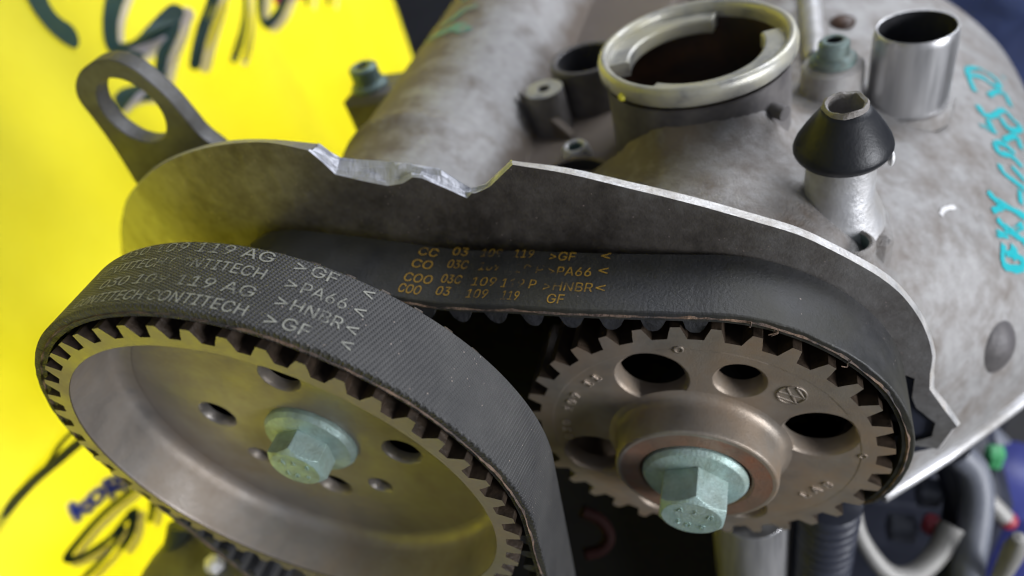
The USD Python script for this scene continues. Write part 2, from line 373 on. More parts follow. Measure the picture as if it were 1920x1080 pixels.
# woven fabric back of the wide belt, woven along its own length
usdkit.material(stage, '/World/Looks/belt_fabric', {
    'uv': ('uvmap', {'attribute': 'st'}), 'mp': ('mapping', {'scale': (1, 1, 1), 'rotation': (0, 0, 0.32)}),
    'wa': ('wave_texture', {'wave_type': 'bands', 'bands_direction': 'x', 'scale': 17.0, 'distortion': 0.8, 'detail': 2.0}),
    'wb': ('wave_texture', {'wave_type': 'bands', 'bands_direction': 'y', 'scale': 24.0, 'distortion': 0.8, 'detail': 2.0}),
    'mw': ('math', {'math_type': 'multiply'}),
    'g': ('geometry', {}), 'mg': ('mapping', {'scale': (1 / S, 1 / S, 1 / S)}),
    'n': ('noise_texture', {'scale': 3.0, 'detail': 7.0, 'roughness': 0.7}),
    'r': ('rgb_ramp', {'ramp': [(0.3, (0.040, 0.040, 0.041)), (0.72, (0.088, 0.086, 0.083))]}),
    'v': ('voronoi_texture', {'scale': 34.0}), 'c': ('math', {'math_type': 'less_than', 'value2': 0.10}), 'w': ('noise_texture', {'scale': 9.0}),
    'c2': ('math', {'math_type': 'greater_than', 'value2': 0.52}), 'cm': ('math', {'math_type': 'multiply'}),
    'm': ('mix_color', {'b': (0.34, 0.28, 0.24)}),
    'mwv': ('mix_color', {'blend_type': 'multiply', 'fac': 0.22}),
    'b': ('bump', {'strength': 0.55, 'distance': 0.012 * S}),
    'p': ('principled_bsdf', {'roughness': 0.58, 'specular_ior_level': 0.5})},
    [('uv.UV', 'mp.vector'), ('mp.vector', 'wa.vector'), ('mp.vector', 'wb.vector'), ('wa.fac', 'mw.value1'), ('wb.fac', 'mw.value2'),
     ('g.position', 'mg.vector'), ('mg.vector', 'n.vector'), ('mg.vector', 'v.vector'), ('mg.vector', 'w.vector'), ('n.fac', 'r.fac'),
     ('v.distance', 'c.value1'), ('w.fac', 'c2.value1'), ('c.value', 'cm.value1'), ('c2.value', 'cm.value2'),
     ('r.color', 'mwv.a'), ('mw.value', 'mwv.b'), ('mwv.result', 'm.a'), ('cm.value', 'm.fac'), ('m.result', 'p.base_color'),
     ('mw.value', 'b.height'), ('b.normal', 'p.normal')], surface='p.BSDF')

# ------------------------------------------------------------------ the ground and the banner
g = trimesh.Trimesh(np.array([[-90, -60, -13], [90, -60, -13], [90, 120, -13], [-90, 120, -13]], float), [[0, 1, 2], [0, 2, 3]], process=False)
solo('ground', g, 'ground_concrete', kind='structure', smooth=False)

BS = -6.0


def banner_x(y, z):
    y, z = np.asarray(y, float), np.asarray(z, float)
    return BS + 0.24 * np.sin(1.15 * y + 0.12 * z + 0.6) + 0.11 * np.sin(2.7 * y - 0.25 * z + 1.0) + 0.03 * np.sin(5.3 * y + 0.8 * z)


bn = thing('yellow_banner', 'yellow vinyl banner with dark green brush lettering hanging behind the engine', 'banner', (BS, 4, -8))
yy, zz = np.meshgrid(np.linspace(-11, 9.45, 260), np.linspace(-12.5, 6.5, 70), indexing='ij')
P = np.stack([banner_x(yy, zz), yy, zz], -1).reshape(-1, 3)
F = grid_faces(260, 70)
sheet = trimesh.Trimesh(np.vstack([P, P - [0.03, 0, 0]]), np.vstack([F, F[:, ::-1] + len(P)]), process=False)
put(bn, 'sheet', sheet, 'banner_yellow', smooth=True)


def brush(pts, w, off):
    """A brush stroke printed on the banner: outline of the swept brush, laid just proud of the sheet."""
    c = catmull(pts, 8)
    poly = LineString(c).buffer(w / 2, quad_segs=5)
    m = trimesh.creation.triangulate_polygon(poly.segmentize(0.08), engine='earcut')
    v = np.asarray(m[0])
    return trimesh.Trimesh(np.c_[banner_x(v[:, 0], v[:, 1]) + off, v], m[1], process=False)


for w, col, pts in [[0.19,"shadow",[[4.039,1.806],[3.842,1.703],[3.662,1.577],[3.548,1.433],[3.61,1.31],[3.768,1.249],[3.934,1.229],[4.134,1.26],[4.309,1.306],[4.464,1.35]]],[0.161,"shadow",[[4.464,1.35],[4.321,1.17],[4.108,1.01],[3.875,0.83],[3.67,0.788],[3.473,0.887],[3.262,0.956],[3.109,0.967]]],[0.123,"shadow",[[5.026,1.412],[4.804,1.21],[4.622,1.025],[4.389,0.739]]],[0.076,"shadow",[[5.507,1.212],[5.176,0.902],[4.795,0.569]]],[0.123,"shadow",[[5.864,1.063],[5.599,0.852],[5.529,0.708],[5.661,0.631],[5.92,0.647],[6.249,0.775],[6.406,0.837]]],[0.066,"shadow",[[6.811,0.668],[6.573,0.478]]],[0.066,"shadow",[[7.275,0.474],[7.012,0.283]]],[0.078,"shadow",[[0.163,-1.869],[0.041,-1.844],[-0.14,-1.805],[-0.351,-1.805],[-0.546,-1.846],[-0.654,-1.898],[-0.638,-1.98],[-0.487,-2.062],[-0.319,-2.085],[-0.068,-2.048]]],[0.091,"shadow",[[-0.037,-2.072],[-0.196,-2.234],[-0.331,-2.287]]],[0.065,"shadow",[[-0.22,-2.128],[-0.472,-2.213],[-0.782,-2.269]]],[0.078,"shadow",[[0.197,-2.093],[0.096,-2.235],[0.003,-2.32]]],[0.26,"dark",[[2.938,2.312],[2.886,2.157],[2.889,2.01],[2.944,1.888],[2.991,1.832]]],[0.2,"dark",[[3.962,1.873],[3.768,1.771],[3.591,1.646],[3.478,1.504],[3.538,1.384],[3.692,1.324],[3.855,1.306],[4.051,1.338],[4.224,1.384],[4.376,1.429]]],[0.17,"dark",[[4.376,1.429],[4.234,1.251],[4.024,1.093],[3.794,0.914],[3.593,0.872],[3.401,0.968],[3.194,1.034],[3.045,1.044]]],[0.13,"dark",[[4.926,1.492],[4.707,1.294],[4.527,1.111],[4.298,0.829]]],[0.08,"dark",[[5.394,1.299],[5.068,0.994],[4.693,0.666]]],[0.13,"dark",[[5.741,1.156],[5.481,0.949],[5.412,0.807],[5.539,0.733],[5.793,0.75],[6.115,0.877],[6.268,0.939]]],[0.07,"dark",[[6.661,0.777],[6.427,0.59]]],[0.07,"dark",[[7.111,0.591],[6.853,0.402]]],[0.075,"dark",[[0.135,-1.758],[0.016,-1.735],[-0.163,-1.698],[-0.371,-1.701],[-0.564,-1.743],[-0.67,-1.795],[-0.654,-1.875],[-0.505,-1.953],[-0.34,-1.974],[-0.093,-1.935]]],[0.088,"dark",[[-0.062,-1.958],[-0.219,-2.118],[-0.352,-2.172]]],[0.062,"dark",[[-0.242,-2.015],[-0.491,-2.101],[-0.797,-2.159]]],[0.075,"dark",[[0.168,-1.977],[0.069,-2.116],[-0.023,-2.2]]],[0.09,"outline",[[-0.334,-1.359],[-0.391,-1.535]]],[0.09,"outline",[[-0.361,-1.433],[-0.246,-1.444]]],[0.09,"outline",[[-0.358,-1.438],[-0.28,-1.559]]],[0.09,"outline",[[-0.127,-1.436],[-0.192,-1.437],[-0.232,-1.51],[-0.192,-1.56],[-0.125,-1.533],[-0.105,-1.463],[-0.127,-1.436]]],[0.09,"outline",[[-0.027,-1.434],[-0.08,-1.632]]],[0.09,"outline",[[-0.027,-1.434],[0.044,-1.48],[0.028,-1.556],[-0.044,-1.527]]],[0.09,"outline",[[-0.044,-1.527],[0.035,-1.662]]],[0.09,"outline",[[0.126,-1.483],[0.075,-1.657]]],[0.09,"outline",[[0.126,-1.483],[0.219,-1.511]]],[0.09,"outline",[[0.099,-1.571],[0.185,-1.599]]],[0.042,"blue",[[-0.334,-1.359],[-0.391,-1.535]]],[0.042,"blue",[[-0.361,-1.433],[-0.246,-1.444]]],[0.042,"blue",[[-0.358,-1.438],[-0.28,-1.559]]],[0.042,"blue",[[-0.127,-1.436],[-0.192,-1.437],[-0.232,-1.51],[-0.192,-1.56],[-0.125,-1.533],[-0.105,-1.463],[-0.127,-1.436]]],[0.042,"blue",[[-0.027,-1.434],[-0.08,-1.632]]],[0.042,"blue",[[-0.027,-1.434],[0.044,-1.48],[0.028,-1.556],[-0.044,-1.527]]],[0.042,"blue",[[-0.044,-1.527],[0.035,-1.662]]],[0.042,"blue",[[0.126,-1.483],[0.075,-1.657]]],[0.042,"blue",[[0.126,-1.483],[0.219,-1.511]]],[0.042,"blue",[[0.099,-1.571],[0.185,-1.599]]],[0.1,"red",[[5.883,0.888],[6.117,0.816],[6.475,0.724]]]]:
    nm, mt, off = {'dark': ('letter', 'banner_dark', 0.030), 'shadow': ('letter_shadow', 'banner_shadow', 0.018), 'outline': ('letter_outline', 'banner_shadow', 0.018),
                   'blue': ('small_letter', 'banner_blue', 0.030), 'red': ('red_mark', 'banner_red', 0.012)}[col]
    put(bn, nm, brush(pts, w, off), mt, smooth=False)

# ------------------------------------------------------------------ camshaft cover
def smax(a, b, k):
    h = np.clip(0.5 + 0.5 * (a - b) / k, 0, 1)
    return b * (1 - h) + a * h + k * h * (1 - h)


def cover_edge(y):
    """Outer edge of the cover on the exhaust side, in plan."""
    return np.interp(y, [0.4, 0.85, 1.4, 2.0, 2.8, 3.6, 4.6, 5.6, 7.0], [0.98, 1.52, 2.1, 2.45, 2.65, 2.72, 2.72, 2.6, 2.3])


def cover_height(s, y):
    """Top surface of the cast camshaft cover (units of 42 mm)."""
    s, y = np.asarray(s, float), np.asarray(y, float)
    left = np.where(np.abs(s + 2) < 0.73, 0.65 + np.sqrt(np.clip(0.533 - (s + 2) ** 2, 0, None)), -2.0)
    left = left + 0.035 * np.exp(-((y - 1.55) / 0.09) ** 2) * (np.abs(s + 2) < 0.7)
    floor = np.where(s > -2.0, 0.80 - 3.0 * np.clip(s + 0.45, 0, 2), -2.0)
    se = cover_edge(y)
    t = np.clip((s - 0.12) / (se - 0.12), 0, 1)
    dome = -1.2 + 2.0 * np.sqrt(np.clip(1 - t ** 2.1, 0, 1))
    dome = np.where(s < 0.12, 0.02 + np.sqrt(np.clip(0.608 - (s - 0.12) ** 2, 0, None)), dome)
    back = np.clip((y - 4.4) / 2.0, 0, 1)
    dome = dome - 0.9 * back ** 2 * np.clip(s + 0.2, 0, 1)
    w = np.clip((2.1 - y) / 0.6, 0, 1)
    w = w * w * (3 - 2 * w)
    front = np.clip((y - 0.5) / 0.35, 0, 1)
    r = 1.13 - 0.22 * (1 - np.sqrt(1 - (1 - front) ** 2))
    bulge = np.where(np.abs(s) < r, np.sqrt(np.clip(r * r - s * s, 0, None)), -2.0)
    bulge = -2 + (bulge + 2) * w
    top = smax(smax(smax(left, floor, 0.04), dome, 0.12), bulge, 0.14)
    d = np.hypot(s + 0.05, y - 1.9)
    return top + 0.16 * np.exp(-np.clip(d - 0.56, 0, 9) / 0.09) * np.clip((s + 0.55) / 0.3, 0, 1)


def cover_surface(s, y):
    """The same with the unevenness of the casting."""
    z = cover_height(s, y)
    return z + 0.022 * (meshkit.fbm(np.stack([s, y, z], -1) * 3.0, 4, 3) - 0.5)

cv = thing('camshaft_cover', 'dirty grey cast aluminium camshaft cover with broken flange and oil filler neck', 'engine cover', (-0.4, 2, -1.2))
ss = np.concatenate([np.linspace(-2.73, -1.2, 90), np.linspace(-1.18, 0.1, 60), np.linspace(0.12, 1.0, 150)])
ys = np.concatenate([np.linspace(0.53, 4, 110), np.linspace(4.05, 7.5, 50)])
A, B = np.meshgrid(np.linspace(0, 1, len(ss)), ys, indexing='ij')
se = cover_edge(ys)
sg = np.where(np.arange(len(ss))[:, None] < 150, ss[:, None], 0.12 + (se[None] - 0.12) * (1 - (1 - (ss[:, None] - 0.12) / 0.88) ** 1.6))
yg = np.tile(ys, (len(ss), 1))
zg = cover_height(sg, yg)
zg = cover_surface(sg, yg)
top = np.stack([sg, yg, zg], -1)
n_, m_ = len(ss), len(ys)
V = top.reshape(-1, 3)
F = grid_faces(n_, m_)
body = trimesh.Trimesh(V, F[:, ::-1], process=False)
# a rolled lip at the gasket edge on the exhaust side and the outer wall of the intake tunnel
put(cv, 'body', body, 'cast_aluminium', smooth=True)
lip = [(cover_edge(y) - 0.0, y, -1.2) for y in np.linspace(0.5, 7.4, 60)]
put(cv, 'gasket_lip', tube(lip, 0.055, 12), 'cast_aluminium_clean', smooth=True)
wallv = np.array([[(-2.73, y, z) for z in (0.66, 0.2, -0.4, -1.25)] for y in ys]).reshape(-1, 3)
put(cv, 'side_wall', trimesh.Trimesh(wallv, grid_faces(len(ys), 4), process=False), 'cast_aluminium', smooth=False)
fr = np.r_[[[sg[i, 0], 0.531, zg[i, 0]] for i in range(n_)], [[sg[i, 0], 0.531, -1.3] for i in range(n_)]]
put(cv, 'end_wall', trimesh.Trimesh(fr, grid_faces(2, n_), process=False), 'shade_black_oil', smooth=False)  # same casting as the body, its shadow painted in as black

# flange plate in front of the cover: front outline and back outline, broken along the top
PF, PB, PT = np.array([[-3.95,-0.761],[-4.766,-1.239],[-4.999,-1.16],[-4.974,-1.087],[-4.903,-0.964],[-4.721,-0.729],[-4.606,-0.573],[-4.527,-0.462],[-4.466,-0.376],[-4.402,-0.289],[-4.326,-0.189],[-4.245,-0.081],[-4.165,0.027],[-4.077,0.138],[-3.976,0.255],[-3.861,0.38],[-3.741,0.504],[-3.628,0.616],[-3.528,0.707],[-3.441,0.78],[-3.359,0.842],[-3.281,0.895],[-3.206,0.942],[-3.133,0.984],[-3.063,1.021],[-2.994,1.052],[-2.926,1.079],[-2.858,1.104],[-2.788,1.126],[-2.719,1.145],[-2.653,1.158],[-2.59,1.164],[-2.53,1.165],[-2.47,1.164],[-2.41,1.163],[-2.334,1.101],[-2.271,1.037],[-2.132,1.032],[-1.969,1.035],[-1.881,1.074],[-1.824,1.13],[-1.771,1.138],[-1.642,1.104],[-1.521,1.068],[-1.495,1.109],[-1.475,1.115],[-1.404,1.172],[-1.289,1.345],[-1.22,1.349],[-1.152,1.353],[-1.082,1.357],[-1.009,1.358],[-0.931,1.357],[-0.848,1.353],[-0.765,1.349],[-0.685,1.345],[-0.608,1.342],[-0.533,1.339],[-0.46,1.335],[-0.389,1.331],[-0.321,1.326],[-0.256,1.32],[-0.192,1.314],[-0.128,1.308],[-0.063,1.301],[0.003,1.295],[0.066,1.288],[0.123,1.279],[0.171,1.268],[0.214,1.256],[0.255,1.243],[0.299,1.229],[0.348,1.212],[0.4,1.194],[0.45,1.175],[0.494,1.158],[0.53,1.143],[0.56,1.13],[0.586,1.116],[0.614,1.102],[0.641,1.086],[0.667,1.07],[0.693,1.053],[0.72,1.033],[0.75,1.009],[0.781,0.982],[0.812,0.953],[0.841,0.925],[0.868,0.897],[0.893,0.868],[0.917,0.838],[0.941,0.808],[0.965,0.775],[0.989,0.74],[1.011,0.705],[1.031,0.671],[1.046,0.638],[1.059,0.605],[1.071,0.572],[1.083,0.539],[1.141,0.413],[1.295,0.266],[1.417,0.154],[1.408,0.115],[1.432,-0.092],[1.235,-0.126],[1.276,-0.093],[1.347,0.008],[1.306,0.137],[1.155,0.232],[1.096,0.309],[1.035,0.47],[0.955,0.487],[0.867,0.501]]), np.array([[-4.108,-0.967],[-5.024,-1.538],[-5.09,-1.258],[-5.065,-1.184],[-5.041,-1.111],[-5.017,-1.04],[-4.994,-0.975],[-4.972,-0.919],[-4.933,-0.85],[-4.752,-0.639],[-4.602,-0.46],[-4.473,-0.301],[-4.36,-0.157],[-4.246,-0.016],[-4.122,0.125],[-3.987,0.27],[-3.851,0.411],[-3.726,0.534],[-3.618,0.635],[-3.524,0.713],[-3.437,0.779],[-3.354,0.836],[-3.275,0.887],[-3.198,0.932],[-3.124,0.973],[-3.051,1.008],[-2.981,1.037],[-2.913,1.062],[-2.844,1.083],[-2.775,1.101],[-2.701,1.117],[-2.623,1.131],[-2.54,1.142],[-2.456,1.152],[-2.375,1.162],[-2.321,1.122],[-2.268,1.099],[-2.161,1.111],[-2.052,1.13],[-1.95,1.144],[-1.871,1.153],[-1.802,1.16],[-1.701,1.164],[-1.597,1.112],[-1.529,1.078],[-1.502,1.085],[-1.441,1.126],[-1.316,1.31],[-1.243,1.317],[-1.17,1.325],[-1.097,1.332],[-1.022,1.336],[-0.941,1.337],[-0.857,1.335],[-0.773,1.332],[-0.692,1.329],[-0.614,1.327],[-0.538,1.324],[-0.463,1.321],[-0.391,1.317],[-0.322,1.312],[-0.255,1.306],[-0.19,1.3],[-0.125,1.293],[-0.059,1.287],[0.008,1.28],[0.072,1.273],[0.13,1.264],[0.179,1.253],[0.222,1.241],[0.264,1.228],[0.309,1.213],[0.362,1.196],[0.419,1.176],[0.474,1.156],[0.522,1.138],[0.56,1.123],[0.591,1.108],[0.619,1.094],[0.647,1.079],[0.674,1.062],[0.7,1.045],[0.725,1.026],[0.753,1.004],[0.784,0.978],[0.817,0.949],[0.851,0.919],[0.882,0.888],[0.91,0.858],[0.937,0.826],[0.962,0.794],[0.987,0.762],[1.012,0.728],[1.037,0.693],[1.06,0.658],[1.081,0.623],[1.098,0.589],[1.112,0.555],[1.125,0.521],[1.139,0.487],[1.21,0.347],[1.351,0.224],[1.476,0.098],[1.469,0.054],[1.494,-0.156],[1.277,-0.198],[1.319,-0.165],[1.392,-0.061],[1.35,0.069],[1.196,0.167],[1.135,0.246],[1.073,0.41],[0.991,0.427],[0.91,0.42]]), np.array([[0.539,0.614],[0.078,0.63],[-0.367,0.656],[-0.815,0.64],[-1.435,0.486],[-2.124,0.266],[-2.951,-0.212]])
YF, YB = 0.45, 0.525


def bend(x):
    """The intake end of the flange sweeps back."""
    return 0.20 * np.clip(-2.95 - np.asarray(x, float), 0, 2) ** 2



def dense(a, b, step=0.035):
    """Resample both outlines together so that they keep pairing up."""
    fa, fb = [], []
    for i in range(len(a) - 1):
        n = max(1, int(math.ceil(np.linalg.norm(a[i + 1] - a[i]) / step)))
        for t in np.arange(n) / n:
            fa.append(a[i] * (1 - t) + a[i + 1] * t)
            fb.append(b[i] * (1 - t) + b[i + 1] * t)
    return np.array(fa + [a[-1]]), np.array(fb + [b[-1]])


FA, FB = dense(PF, PB)
poly = Polygon(np.vstack([FA, PT]))
if not poly.is_valid:
    poly = poly.buffer(0)
    poly = max(getattr(poly, 'geoms', [poly]), key=lambda q: q.area)
slices = []
cuts = [-5.0] + list(np.arange(-4.6, -2.9, 0.04)) + [5.0]
for a_, b_ in zip(cuts[:-1], cuts[1:]):
    part = poly.intersection(Polygon([(a_, -5), (b_, -5), (b_, 5), (a_, 5)]))
    for q in getattr(part, 'geoms', [part]):
        if q.geom_type == 'Polygon' and q.area > 1e-6:
            pv, pf = trimesh.creation.triangulate_polygon(q, engine='earcut')
            slices.append(trimesh.Trimesh(fq(np.c_[pv[:, 0], YF + bend(pv[:, 0]), pv[:, 1]]), pf, process=False))
face = cat_(slices)
face.merge_vertices()
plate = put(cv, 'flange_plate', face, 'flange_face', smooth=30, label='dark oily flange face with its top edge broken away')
# the face material gets lighter towards its right end
rc = np.array([q for q in FA if q[0] > 0.2])
backp = Polygon(np.vstack([FB, PT])).buffer(0)
backp = max(getattr(backp, 'geoms', [backp]), key=lambda q: q.area)
bv_, bf_ = trimesh.creation.triangulate_polygon(backp, engine='earcut')
put(cv, 'flange_back', trimesh.Trimesh(fq(np.c_[bv_[:, 0], YB + bend(bv_[:, 0]), bv_[:, 1]]), bf_, process=False), 'oily_plate', smooth=False)
i0 = int(np.argmin(np.linalg.norm(FA - PF[34], axis=1)))
i1 = int(np.argmin(np.linalg.norm(FA - PF[47], axis=1)))


def edge_strip(i, j, rows=2, jag=0.0, seed=0):
    a, b = FA[i:j + 1], FB[i:j + 1]
    out = []
    for r in range(rows):
        t = r / (rows - 1)
        p = a * (1 - t) + b * t
        y = YF * (1 - t) + YB * t + bend(p[:, 0])
        if jag and 0 < r < rows - 1:
            nz = meshkit.fbm(np.c_[p * 9, np.full(len(p), r * 2.7)], 3, seed) - 0.5
            p = p + np.c_[0 * nz, nz * jag]
            y = y + (meshkit.fbm(np.c_[p * 14, np.full(len(p), r * 1.7 + 9)], 3, seed + 5) - 0.5) * jag * 0.5
        out.append(fq(np.c_[p[:, 0], y, p[:, 1]]))
    v = np.stack(out)
    return trimesh.Trimesh(v.reshape(-1, 3), grid_faces(rows, v.shape[1])[:, ::-1], process=False)


put(plate, 'left_edge', edge_strip(0, i0), 'plate_clean', smooth=40)
put(plate, 'fracture', edge_strip(i0, i1, 9, 0.065, 3), 'fracture', smooth=24, label='bright jagged fracture surface of the broken edge')
put(plate, 'machined_edge', edge_strip(i1, len(FA) - 1), 'machined_edge', smooth=40, label='bright machined edge of the flange')
HT = {"tube":[1.291,2.54,0.578],"boss":[-1.227,2.364,0.799],"bolt":[0.806,2.673,0.731],"cone":[0.711,0.839,0.878],"well":[-1.011,2.665,0.799],"plug":[-0.859,1.533,0.803],"plugbolt":[-0.931,1.902,0.799],"ribA":[-1.381,2.206,1.036],"ribB":[-0.992,2.013,0.8],"squareboss":[0.932,0.931,0.638],"holeboss":[0.792,0.729,0.783],"neckbase":[-0.479,1.17,1.024],"dot":[0.926,3.58,0.711],"streak":[0.719,3.141,0.752],"scratch":[1.389,1.553,0.401],"stainR":[1.789,1.234,-0.429]}

# oil filler neck
nk = np.array([-0.05, 1.90, 0.0])
neck = put(cv, 'filler_neck', lathe_up([(0.60, 0.2), (0.57, 0.6), (0.56, 1.36), (0.575, 1.385)], nk, 120), 'neck_body', smooth=30, label='round oil filler neck with bayonet tabs')
put(neck, 'rim', lathe_up([(0.575, 1.40), (0.597, 1.425), (0.60, 1.48), (0.588, 1.512), (0.572, 1.523), (0.552, 1.521), (0.537, 1.508), (0.53, 1.48), (0.53, 1.42)], nk, 140), 'neck_metal', smooth=60)
put(neck, 'bore', lathe_up([(0.53, 1.42), (0.50, 1.2), (0.47, 0.3), (0.0, 0.25)], nk, 90), 'inside_rust', smooth=30)
for a0, a1 in ((math.radians(78), math.radians(190)), (math.radians(243), math.radians(378))):
    th = np.linspace(a0, a1, 50)
    prof = [(0.535, 1.462), (0.415, 1.462), (0.402, 1.45), (0.402, 1.37), (0.535, 1.37)]
    tab = lathe(prof, 50, a0, a1)
    caps = []
    for t in (a0, a1):
        caps.append(trimesh.Trimesh([(r * math.cos(t), r * math.sin(t), h) for r, h in prof], [[0, 1, 2], [0, 2, 3], [0, 3, 4]], process=False))
    m = cat_([tab] + caps)
    m.apply_translation(nk)
    put(neck, 'bayonet_tab', m, 'neck_metal', smooth=30)
pin = tube([nk + (0.44, -0.33, 1.20), nk + (0.52, -0.40, 1.20)], 0.045, 14)
put(neck, 'stop_pin', pin, 'neck_body')
put(neck, 'paint_dab', rough_up(trimesh.creation.icosphere(2, 0.026).apply_translation(nk + (-0.39, -0.455, 1.44)), 0.02, 9), 'yellow_paint', smooth=True)

# breather tube
tb = np.array([1.275, 2.54, 0.0])
tube_p = put(cv, 'breather_tube', lathe_up([(0.262, 0.50), (0.262, 0.60), (0.252, 0.63), (0.25, 1.08), (0.243, 1.12), (0.236, 1.135), (0.226, 1.13)], tb, 96), 'bright_tube', smooth=40, label='bright pressed steel breather tube stub')
put(tube_p, 'bore', lathe_up([(0.226, 1.13), (0.224, 0.7), (0.0, 0.68)], tb, 64), 'tube_inside', smooth=30)
put(tube_p, 'seal_bead', lathe_up([(0.30, 0.50), (0.30, 0.575), (0.285, 0.60), (0.262, 0.605)], tb, 64), 'cast_aluminium', smooth=40)


def ring_boss(name, at, r0, r1, h, hole, mt, inside='tube_inside', label=None, depth=0.2):
    at = np.array(at, float)
    b = put(cv, name, lathe_up([(r0, -0.15), (r0, 0.0), (r1, h - 0.02), (r1 - 0.015, h), (hole + 0.012, h), (hole, h - 0.012)], at, 56), mt, smooth=35, label=label)
    put(b, 'hole', lathe_up([(hole, h - 0.012), (hole * 0.97, h - depth), (0, h - depth)], at, 40), inside, smooth=35)
    return b


ring_boss('cast_boss', (-1.19, 2.26, 0.84), 0.165, 0.145, 0.27, 0.045, 'neck_body')
put(cv, 'boss_face', lathe_up([(0.144, 1.112), (0.048, 1.114)], (-1.19, 2.26, 0), 48), 'neck_metal', smooth=False)
ring_boss('spark_plug_well', (-0.93, 2.62, 0.82), 0.29, 0.28, 0.33, 0.225, 'neck_body', 'tube_inside', 'round spark plug well beside the filler neck', 0.6)
ring_boss('spark_plug_well', (-0.83, 1.40, 0.80), 0.285, 0.275, 0.10, 0.235, 'cast_aluminium', 'tube_inside', 'round spark plug well just behind the broken flange', 0.5)
ring_boss('bolt_boss', (-0.90, 1.80, 0.82), 0.11, 0.095, 0.08, 0.055, 'cast_aluminium_clean', 'green_zinc_dark')
ring_boss('bolt_boss', (0.80, 0.80, 0.50), 0.125, 0.112, 0.33, 0.078, 'cast_aluminium', 'green_zinc_dark', depth=0.25)
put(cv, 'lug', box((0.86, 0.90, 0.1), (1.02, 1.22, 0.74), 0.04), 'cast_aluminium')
a, b = np.array(HT['ribA']), np.array(HT['ribB'])
rib = trimesh.Trimesh(np.array([a + (0, 0.02, 0.10), b + (0, 0.02, 0.03), b + (0, 0.02, -0.2), a + (0, 0.02, -0.4), a + (0.03, 0.07, 0.10), b + (0.03, 0.07, 0.03), b + (0.03, 0.07, -0.2), a + (0.03, 0.07, -0.4)]),
                      [[0, 2, 1], [0, 3, 2], [4, 5, 6], [4, 6, 7], [0, 1, 5], [0, 5, 4], [1, 2, 6], [1, 6, 5], [0, 4, 7], [0, 7, 3]], process=False)
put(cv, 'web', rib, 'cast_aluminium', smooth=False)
ridge = [(0.70, y, float(cover_height(0.70, y)) + 0.02) for y in np.linspace(2.9, 7.0, 24)]
put(cv, 'ridge', tube(ridge, 0.085, 14), 'cast_aluminium_clean', smooth=True)
put(cv, 'plugged_hole', trimesh.creation.icosphere(3, 0.10).apply_scale([1, 1, 0.5]).apply_translation((0.93, 3.58, float(cover_height(0.93, 3.58)) + 0.01)), 'inside_rust', smooth=True)


def ribbon(pts, w, lift):
    """Marker line following the cast surface."""
    c = catmull(np.array(pts), 5)
    c[:, 2] = cover_surface(c[:, 0], c[:, 1])
    T = np.gradient(c, axis=0)
    nrm = []
    for q in c:
        e = 0.01
        hx = (cover_height(q[0] + e, q[1]) - cover_height(q[0] - e, q[1])) / (2 * e)
        hy = (cover_height(q[0], q[1] + e) - cover_height(q[0], q[1] - e)) / (2 * e)
        v = np.array([-hx, -hy, 1.0])
        nrm.append(v / np.linalg.norm(v))
    nrm = np.array(nrm)
    side = np.cross(T, nrm)
    side /= np.linalg.norm(side, axis=1)[:, None] + 1e-9
    ww = w * (0.75 + 0.5 * RNG.random(len(c)))[:, None]
    a_, b_ = c + side * ww / 2 + nrm * lift, c - side * ww / 2 + nrm * lift
    return trimesh.Trimesh(np.vstack([a_, b_]), grid_faces(2, len(c)), process=False)


for pts in [[[1.769,1.614,0.065],[1.751,1.521,0.033],[1.773,1.49,-0.016],[1.881,1.573,-0.114],[1.917,1.641,-0.118],[1.85,1.62,-0.038],[1.779,1.57,0.028]],[[1.819,1.641,0.02],[1.856,1.646,-0.027],[1.83,1.582,-0.033]],[[1.739,1.746,0.162],[1.798,1.735,0.093],[1.94,1.766,-0.062]],[[1.723,1.645,0.134],[1.809,1.695,0.06]],[[1.83,1.734,0.055],[1.933,1.859,0.003]],[[1.699,1.902,0.262],[1.771,1.877,0.185],[1.958,1.928,0.013]],[[1.713,1.778,0.202],[1.791,1.862,0.159]],[[1.953,2.13,0.083],[1.934,1.995,0.075]],[[1.835,2.253,0.217],[1.853,2.184,0.191],[1.914,2.18,0.134],[2.001,2.19,0.045]],[[1.935,2.326,0.139],[1.997,2.306,0.074],[2.022,2.291,0.045]],[[1.848,2.477,0.239],[1.859,2.383,0.218],[1.952,2.451,0.145],[2.034,2.429,0.06]],[[1.844,2.472,0.243],[1.918,2.529,0.19],[1.999,2.521,0.113]],[[1.927,2.572,0.189],[1.997,2.681,0.144],[2.059,2.736,0.095],[2.069,2.636,0.068]],[[1.763,2.581,0.318],[1.846,2.615,0.262],[1.839,2.706,0.279],[1.869,2.59,0.238]],[[1.791,2.837,0.325],[1.823,2.745,0.294],[1.895,2.795,0.247]],[[1.895,2.795,0.247],[2.011,2.993,0.163],[2.07,2.949,0.107],[2.129,2.927,0.047],[2.053,2.796,0.112],[1.982,2.773,0.173],[1.954,2.841,0.204]],[[1.92,3.083,0.243],[2.011,3.241,0.177],[2.091,3.3,0.109],[2.101,3.163,0.09]],[[1.809,3.348,0.333],[1.8,3.181,0.333],[1.812,3.037,0.319]],[[1.809,3.348,0.333],[1.924,3.463,0.257],[2.034,3.48,0.171],[2.071,3.398,0.134],[2.0,3.312,0.19],[1.926,3.333,0.25],[1.82,3.265,0.323]],[[2.144,3.628,0.078],[2.147,3.607,0.075]]]:
    if len(pts) > 1:
        put(cv, 'marker_stroke', ribbon(pts, 0.05, 0.007), 'marker_cyan_worn', smooth=True)
